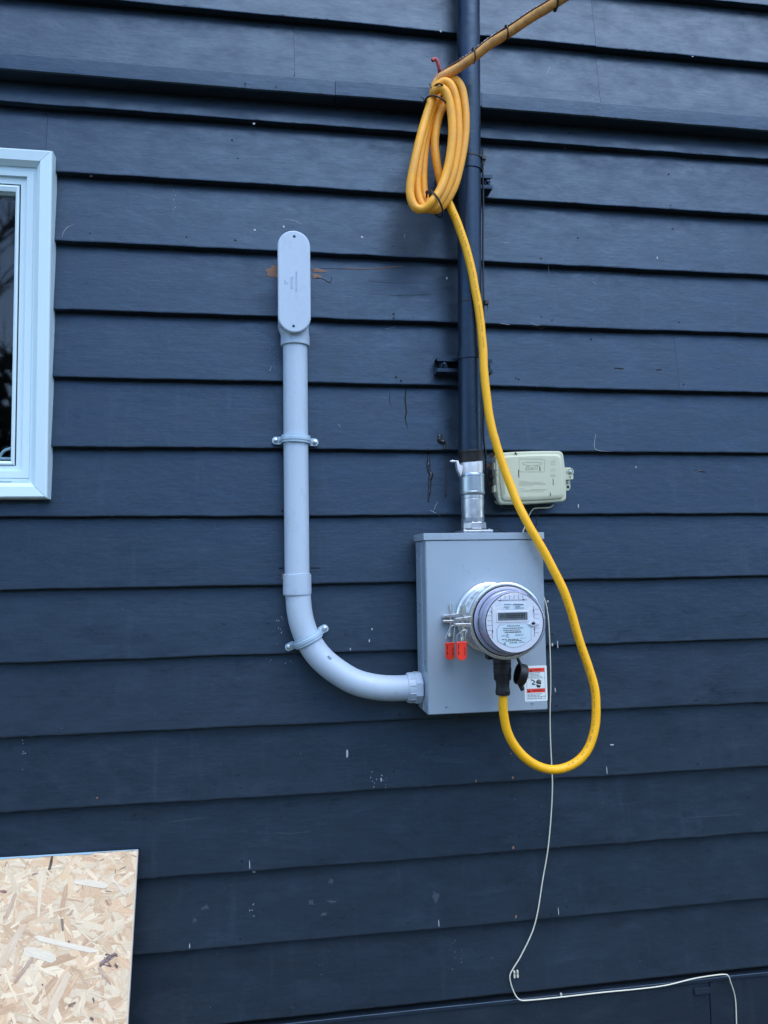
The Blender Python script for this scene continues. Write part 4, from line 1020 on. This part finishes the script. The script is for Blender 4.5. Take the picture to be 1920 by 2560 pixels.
def rot_build(mb, *a, **k): return mb.xform(RT2).build(*a, **k)
def tbar(mb, x0, y0, x1, y1, t=.0004): a, b = tp(x0, y1), tp(x1, y0); mb.box((a.x, -TO-t, a.z), (b.x, -TO+.0002, b.z))
mb = MB(); a, b = tp(612, 340), tp(1045, 118); o1 = rrect(a.x, a.z, b.x, b.z, .004)
mb.tube([(x, -TO, z) for x, z in dense(o1)], .0006, 5, closed=True); mb.build('emblem_border', 'telemb', lid, 60)
c = tp(835, 200); mb = MB(); mb.tube([(c.x+.0265*math.cos(R(q)), -TO, c.z+.0042*math.sin(R(q))+.0035*math.cos(R(q))*0) for q in range(0, 360, 12)], .0006, 5, closed=True)
mb.tube([(c.x+.0025, -TO, c.z+.006), (c.x+.0025, -TO, c.z+.001)], .0004, 5)
mb.build('emblem', 'telemb', lid, 60)
c = tp(800, 276); text_mb('Bell', .0115, c.x+.002, c.z, TO, .0012, R(1), .25, wide=1.45).build('lettering', 'telemb', lid, 0)
mb = MB(); rd = random.Random(11)
for y, x0, x1 in ((503, 600, 740), (522, 605, 1010), (540, 605, 1060), (560, 600, 1065), (582, 600, 840), (632, 610, 690), (645, 800, 1090), (662, 640, 1060), (685, 600, 1020)): tbar(mb, x0, y-3, x1, y+3, .0003)
for y in (155, 185, 215, 298, 330, 392, 410, 425): tbar(mb, 1150, y-3, 1235, y+3, .0003)
mb.build('embossed_text', 'telemb', lid, 0)
mb = MB()
for x, y0, y1 in ((600, 310, 440), (966, 250, 330), (1147, 700, 762)): tbar(mb, x-5, y0, x+5, y1, .0004)
for x, y0, y1 in ((1195, 460, 570), (225, 380, 420), (245, 530, 556), (222, 300, 330)): tbar(mb, x-3, y0, x+3, y1, .0004)
mb.build('scratch', 'hole', lid, 0, kind='stuff')
p = P(1288, 1131, .06); MB().tube([p, p+Vector((.001, 0, -.003)), p+Vector((.004, -.002, -.005))], .0022, 7).build('drip', 'tar', lid, 60)
# latch ears
a = P(1423, 1180, .035); hw_ = .0105
mb = MB(); pts = [(tx1-.006, a.z+.0115), (a.x-.002, a.z+.0115)]+[(a.x+.0105*math.cos(R(q)), a.z+.0115*math.sin(R(q))) for q in (70, 40, 10, -15)]+[(a.x+.0095, a.z-.019), (tx1-.006, a.z-.022)]
mb.prism(pts, -.030, -.038, .001); mb.build('latch_ear', 'telecom', tele, 35); le = col.objects[-1]
MB().lathe([(.0055, 0), (.0055, .003), (.0045, .0042), (.001, .0046)], (a.x+.001, -.038, a.z), (0, -1, 0), 6).build('bolt', 'steelscrew', le, 25)
mb = MB(); rr_ = [(a.x+.001+.0085*math.cos(R(q)), -.0385, a.z+.0085*math.sin(R(q))) for q in range(-40, 215, 15)]; mb.tube(rr_, .0014, 6); mb.build('guard', 'telecom', le, 60)
q = P(1426, 1192, .040); MB().box((q.x-.001, -.0387, q.z-.003), (q.x+.001, -.0378, q.z+.002)).build('slot', 'hole', le, 0)
b = P(1419, 1213, .025)
pts = [(tx1-.006, b.z+.015), (b.x+.008, b.z+.015), (b.x+.0085, b.z-.005)]+[(b.x+.0075*math.cos(R(q)), b.z-.006+.0085*math.sin(R(q))) for q in (-20, -50, -80)]+[(b.x-.006, b.z-.0135), (tx1-.006, b.z-.012)]
MB().prism(pts, -.016, -.024, .001).build('mounting_ear', 'telecom', tele, 35); me_ = col.objects[-1]
q = P(1418.5, 1205, .024); MB().lathe([(.0040, 0), (.0038, .002), (.001, .0028)], (q.x, -.024, q.z), (0, -1, 0), 12).build('screw', 'steelscrew', me_, 30)
q = P(1420, 1217.5, .024); MB().lathe([(.0038, 0), (.0038, .0003), (.0001, .0003)], (q.x, -.024, q.z), (0, -1, 0), 14).build('hole', 'hole', me_, 30)
for y in (1166, 1222):
    q = P(1236, y, .045); MB().bbox((q.x-.003, -.030, q.z-.009), (q.x+.006, -.050, q.z+.008), .001).build('hinge', 'telecom', tele, 30)
# scraps of dead leaf and web lodged behind the hinge side
mb = MB(); rl = random.Random(9)
for _ in range(26):
    p = P(rl.uniform(1214, 1236), rl.uniform(1136, 1212), rl.uniform(.004, .018)); s_ = rl.uniform(.004, .010)
    u = Vector((rl.uniform(-1, 1), rl.uniform(-.4, .4), rl.uniform(-1, 1))).normalized(); v = u.cross(Vector((rl.uniform(-.5, .5), 1, rl.uniform(-.5, .5)))).normalized()
    mb.add([p-u*s_, p+v*s_*.4+Vector((0, -.002, 0)), p+u*s_, p-v*s_*.4], [(0, 1, 2), (0, 2, 3)])
lo = solo(mb, 'leaf_litter', 'leaf', 'brown dead leaf scraps lodged between the mast and the telecom box', 'leaf litter', smooth=0); lo['kind'] = 'stuff'

# ------------------------------------------------------------------ thin wires
def wire_thing(name, pts, r, mat, label, cat='wire'):
    return solo(MB().tube(spline([P(*q) for q in pts], 6), r, 8), name, mat, label, cat, smooth=60)
wire_thing('black_wire', [(1206, 372, .085), (1207, 440, .075), (1208, 520, .062), (1207.5, 640, .060), (1209, 760, .060), (1208, 900, .060), (1209, 1000, .058), (1209, 1090, .056), (1213, 1128, .052), (1214, 1150, .045), (1216, 1185, .040), (1221, 1210, .036), (1225, 1228, .032), (1236, 1246, .028), (1252, 1264, .022), (1270, 1270, .022), (1290, 1263, .022)], .0026, 'black', 'thin black wire running down the right of the mast to the telecom box')
wire_thing('black_wire', [(1341, 1262, .03), (1342, 1285, .022), (1341, 1305, .02), (1337, 1322, .018), (1325, 1336, .016), (1290, 1334, .016), (1262, 1330, .018), (1248, 1322, .018), (1232, 1319, .02)], .0015, 'black', 'thin black wire drooping between telecom box and meter box top')
wire_thing('white_phone_wire', [(1385, 1262, .035), (1372, 1269, .030), (1345, 1270, .028), (1333, 1273, .024), (1322, 1290, .018), (1312, 1318, .012), (1308, 1333, .010), (1318, 1380, .006), (1345, 1440, .006), (1358, 1488, .006), (1366, 1515, .006), (1371, 1550, .006), (1374, 1600, .005), (1376, 1660, .006), (1376.5, 1720, .006), (1375, 1780, .006), (1376, 1847, .005), (1379, 1914, .006), (1381, 1968, .006), (1377.6, 2039, .005), (1369.6, 2124, .006), (1356, 2204, .005), (1345, 2275, .006), (1331, 2329, .005), (1302, 2390, .005), (1285, 2418, .005), (1275, 2438, .006), (1277, 2458, .006), (1285, 2481, .006), (1294, 2495, .007), (1306, 2501, .009), (1340, 2499, .009), (1400, 2493, .009), (1506, 2481, .009), (1600, 2472, .009), (1666, 2463, .008), (1732, 2447, .008), (1780, 2439, .008), (1810, 2436, .008), (1821, 2440, .008), (1826, 2454, .006), (1836, 2485, -.004), (1840, 2520, -.006), (1842, 2600, -.006)], .0016, 'whitewire', 'thin white wire hanging from the telecom box down the siding')
def clip(px, py, lbl, tall):
    p = P(px, py, .004); t = thing('cable_clip', lbl, 'cable clip', p, 'cable clips on the white wire')
    MB().prism(stadium(p.x, p.z, .0045, tall), -.001, -.006, .001).build('body', 'whitewire', t, 40)
    MB().lathe([(.0016, 0), (.0016, .0012), (.0005, .0014)], (p.x, -.006, p.z+tall*.2), (0, -1, 0), 8).build('nail', 'steelscrew', t, 30)
clip(1286, 2436, 'left of two white wire clips at the bend above the flashing', .018)
clip(1294, 2435, 'right of two white wire clips at the bend above the flashing', .018)
clip(1403, 2488, 'small white wire clip on the flashing', .0095)

# ------------------------------------------------------------------ sheet of strand board leaning on the wall
to = P(345, 2124, .020); bx = P(321, 2560, .150)
ex = Vector((1, 0, 0)); ey = (Vector((to.x, bx.y, bx.z))-to).normalized(); nz = ex.cross(-ey).normalized()
if nz.y > 0: nz = -nz
LEN = to.z/(-ey.z)-.004; WID = 1.10; TK = .0115
osb = thing('strand_board', 'sheet of pale strand board leaning against the siding, lower left', 'board', (to.x-WID/2, to.y+ey.y*LEN, 0))
slope = -.011
def S(u, v, h=0.0): return to+ex*(-u)+ey*(v)+nz*h+Vector((0, 0, -slope*u))
mb = MB()
vs = [S(u, v, h) for h in (-TK, 0) for u, v in ((0, 0), (WID, 0), (WID, LEN), (0, LEN))]
mb.add(vs, [(0, 1, 2, 3), (4, 7, 6, 5), (2, 6, 7, 3), (1, 5, 6, 2)]); mb.build('panel', 'osb', osb, 0)
mb = MB(); N = 120; vs = []; fs = []
for j in range(N+1):
    v = LEN*j/N; b_ = .0005*vnoise(v*60, 4)
    vs += [S(-b_, v, -TK), S(-b_, v, .0012), S(.0022, v, .0014)]
for j in range(N): fs += [(j*3, j*3+1, j*3+4, j*3+3), (j*3+1, j*3+2, j*3+5, j*3+4)]
mb.add(vs, fs).build('cut_edge', 'osbedge', osb, 40)
mb = MB(); N = 160; vs = []; fs = []
for j in range(N+1):
    u = WID*j/N; w_ = (.0032+.0030*vnoise(u*50, 8)) if u > .10 else .001
    vs += [S(u, -.0006, -TK), S(u, -.0006, .0014), S(u, max(.0006, w_), .0018)]
for j in range(N): fs += [(j*3, j*3+1, j*3+4, j*3+3), (j*3+1, j*3+2, j*3+5, j*3+4)]
mb.add(vs, fs).build('blue_edge', 'osbblue', osb, 40)
ro = random.Random(21); mb = MB(); cols = []; uvs = []
pal = [((.68, .61, .50), 5), ((.73, .68, .59), 6), ((.66, .54, .41), 4), ((.60, .46, .32), 3), ((.62, .50, .35), 2), ((.75, .72, .64), 6), ((.48, .33, .21), 3), ((.58, .43, .30), 4)]
pl = [c for c, k in pal for _ in range(k)]
def strand(u, v, L, W, an, c, h):
    n = ro.choice((6, 8)); pts = []
    ca, sa = math.cos(an), math.sin(an)
    prof = [(-.5, ro.uniform(-.3, .3)), (-.42, .45*ro.uniform(.5, 1)), (ro.uniform(-.1, .1), .5*ro.uniform(.7, 1)), (.42, .45*ro.uniform(.4, 1)), (.5, ro.uniform(-.3, .3)), (.40, -.5*ro.uniform(.5, 1)), (ro.uniform(-.1, .1), -.5*ro.uniform(.7, 1)), (-.40, -.5*ro.uniform(.4, 1))]
    hs = [h+ro.uniform(-.00015, .0003) for _ in prof]
    P8 = []
    for (a_, b_), hh in zip(prof, hs):
        x, y = a_*L, b_*W; uu = u+x*ca-y*sa; vv = v+x*sa+y*ca
        uu = min(max(uu, .0008), WID-.001); vv = min(max(vv, .0008), LEN-.001); P8.append(S(uu, vv, hh))
    o = len(mb.v); mb.add(P8, [tuple(range(8))]); cols.append(c); ou, ov_ = ro.uniform(0, 9), ro.uniform(0, 9); uvs.append([(ou+a_*L, ov_+b_*W) for a_, b_ in prof])
for i in range(7000):
    u = WID*ro.random(); v = LEN*ro.random()
    if u > .62 or v > .85:
        if ro.random() < .55: continue
    t = i/7000
    L = ro.uniform(.022, .100)*(1.2-.45*t); W = min(L*.55, ro.uniform(.005, .030)*(1.15-.45*t)); an = ro.choice((ro.gauss(.1, .5), ro.gauss(.1, .5), ro.gauss(-1.0, .5), ro.uniform(0, 3.14)))
    c = ro.choice(pl); k = ro.uniform(.86, 1.12); c = (min(.86, (c[0]*.74+.165)*k*1.08), min(.78, (c[1]*.74+.13)*k*.955), min(.72, (c[2]*.66+.125)*k*.78))
    strand(u, v, L, W, an, c, .0002+.0009*t)
for i in range(620):
    L = ro.uniform(.004, .024); W = ro.uniform(.0006, .0024); c = ro.choice(((.20, .11, .07), (.36, .24, .16), (.44, .30, .20), (.42, .27, .16), (.34, .20, .13)))
    strand(WID*ro.random(), LEN*ro.random(), L, W, ro.uniform(0, 3.14), c, .0012)
def sp(px, py): 
    # pixel -> (u, v) on the sheet
    o_ = Vector((0, -D, H)); d = (px-960)/FPX*RT-(py-1280)/FPX*UP+FW; t = (to-o_).dot(nz)/d.dot(nz); q = o_+d*t-to
    return -q.x, q.dot(ey)
for pts, W, c in (([(131, 2140), (124, 2178)], .008, (.05, .03, .025)), ([(155, 2298), (158, 2329)], .007, (.20, .15, .11)), ([(84, 2396), (36, 2460)], .009, (.40, .28, .20)), ([(250, 2412), (292, 2384)], .012, (.14, .08, .09)), ([(244, 2420), (278, 2462)], .005, (.42, .27, .20)), ([(40, 2235), (15, 2300)], .010, (.52, .36, .24)), ([(62, 2312), (0, 2420)], .020, (.66, .50, .34)), ([(172, 2432), (118, 2556)], .018, (.70, .55, .38)), ([(105, 2180), (96, 2300)], .010, (.74, .63, .44)), ([(185, 2205), (270, 2215)], .016, (.76, .66, .50)), ([(60, 2378), (140, 2400)], .022, (.75, .66, .50)), ([(88, 2345), (240, 2380)], .012, (.77, .68, .52)), ([(80, 2190), (95, 2185)], .004, (.20, .12, .09)), ([(0, 2232), (18, 2233)], .007, (.25, .12, .11)), ([(283, 2198), (315, 2240)], .004, (.74, .66, .54)), ([(170, 2515), (190, 2508)], .007, (.22, .13, .10)), ([(225, 2545), (234, 2551)], .006, (.10, .06, .05)), ([(233, 2495), (236, 2508)], .004, (.10, .07, .06)), ([(170, 2357), (175, 2355)], .005, (.05, .04, .04)), ([(105, 2465), (108, 2463)], .005, (.05, .05, .05)), ([(172, 2290), (184, 2276)], .006, (.42, .33, .22))):
    (u0, v0), (u1, v1) = sp(*pts[0]), sp(*pts[1]); L = math.hypot(u1-u0, v1-v0)
    strand((u0+u1)/2, (v0+v1)/2, L*1.05, W, math.atan2(v1-v0, u1-u0), c, .0016)
for _ in range(16):
    u0, v0 = sp(ro.uniform(250, 292), ro.uniform(2382, 2416)); strand(u0, v0, ro.uniform(.004, .014), ro.uniform(.002, .006), ro.uniform(-.9, -.2), (.09, .05, .055), .0018)
so = mb.build('strands', 'strand', osb, 0, kind='stuff', recalc=False)
me = so.data
# every strand shows its own colour
ca = me.color_attributes.new('Col', 'FLOAT_COLOR', 'CORNER')
flat = []
for poly, c in zip(me.polygons, cols): flat += [c[0], c[1], c[2], 1.0]*poly.loop_total
ca.data.foreach_set('color', flat)
uvl = me.uv_layers.new(name='fibre')
uvl.data.foreach_set('uv', [c for poly in uvs for p in poly for c in p])

# ------------------------------------------------------------------ the garden across from the wall (seen only as reflections)
def tree(x, y, h, seed, lbl):
    rt = random.Random(seed); t = thing('bare_tree', lbl, 'tree', (x, y, 0), 'bare trees across the garden')
    tr = MB(); cr = MB()
    pts = [Vector((x+rt.uniform(-.1, .1)*k, y+rt.uniform(-.1, .1)*k, h*.75*k/6)) for k in range(7)]; pts[0] = Vector((x, y, -.05))
    tr.tube(spline(pts, 3), [.17*(1-.8*i/18)*h/9 for i in range(19)], 9); tr.build('trunk', 'bark', t, 60)
    def grow(p, d, L, r, lev):
        q = [p]; dd = d.copy()
        for k in range(4):
            dd = (dd+Vector((rt.uniform(-.22, .22), rt.uniform(-.22, .22), rt.uniform(-.05, .2)))).normalized(); q.append(q[-1]+dd*L/4)
        cr.tube(q, [r*(1-.17*i) for i in range(5)], 5 if lev else 6, cap=False)
        if lev < 2:
            for k in range(5 if lev < 2 else 4):
                b = q[rt.randint(1, 4)]; a = rt.uniform(0, 6.28)
                grow(b, (dd*.7+Vector((math.cos(a), math.sin(a), rt.uniform(0, .6)))*.7).normalized(), L*rt.uniform(.45, .7), r*.5, lev+1)
    for k in range(9):
        b = pts[rt.randint(2, 6)]; a = rt.uniform(0, 6.28); grow(b, Vector((math.cos(a), math.sin(a), rt.uniform(.4, 1.2))).normalized(), h*rt.uniform(.2, .32), .05*h/9, 0)
    cr.build('crown', 'bark', t, 60)
tree(-2.6, -10.5, 8.5, 1, 'tall bare tree reflected in the middle of the window pane')
tree(-5.2, -12.0, 9.5, 2, 'taller bare tree reflected at the far side of the window pane')
tree(-3.9, -15.0, 8.0, 3, 'bare tree behind the two others, reflected in the window pane')
hg = thing('hedge', 'tall dark evergreen hedge, unseen, added to darken reflections in boards and pane', 'hedge', (-2, -17, 0))  # unseen; height chosen so eye-level boards and low glass reflect it darkly
rh = random.Random(4); mb = MB()
for i in range(16000):
    x = rh.uniform(-26, 26); hh = 6.0+1.6*vnoise(x*.4, 2)+1.0*vnoise(x*1.3, 5); z = hh*rh.random()**.75; y = -17+rh.uniform(-1.3, 1.3)*(1-.5*z/7); s_ = rh.uniform(.16, .36)
    u = Vector((rh.uniform(-1, 1), rh.uniform(-1, 1), rh.uniform(-1, 1))).normalized(); v = u.orthogonal().normalized()
    p = Vector((x, y, z)); mb.add([p-u*s_, p+v*s_*.5, p+u*s_, p-v*s_*.5], [(0, 1, 2, 3)])
mb.build('foliage', 'needle', hg, 0, recalc=False)
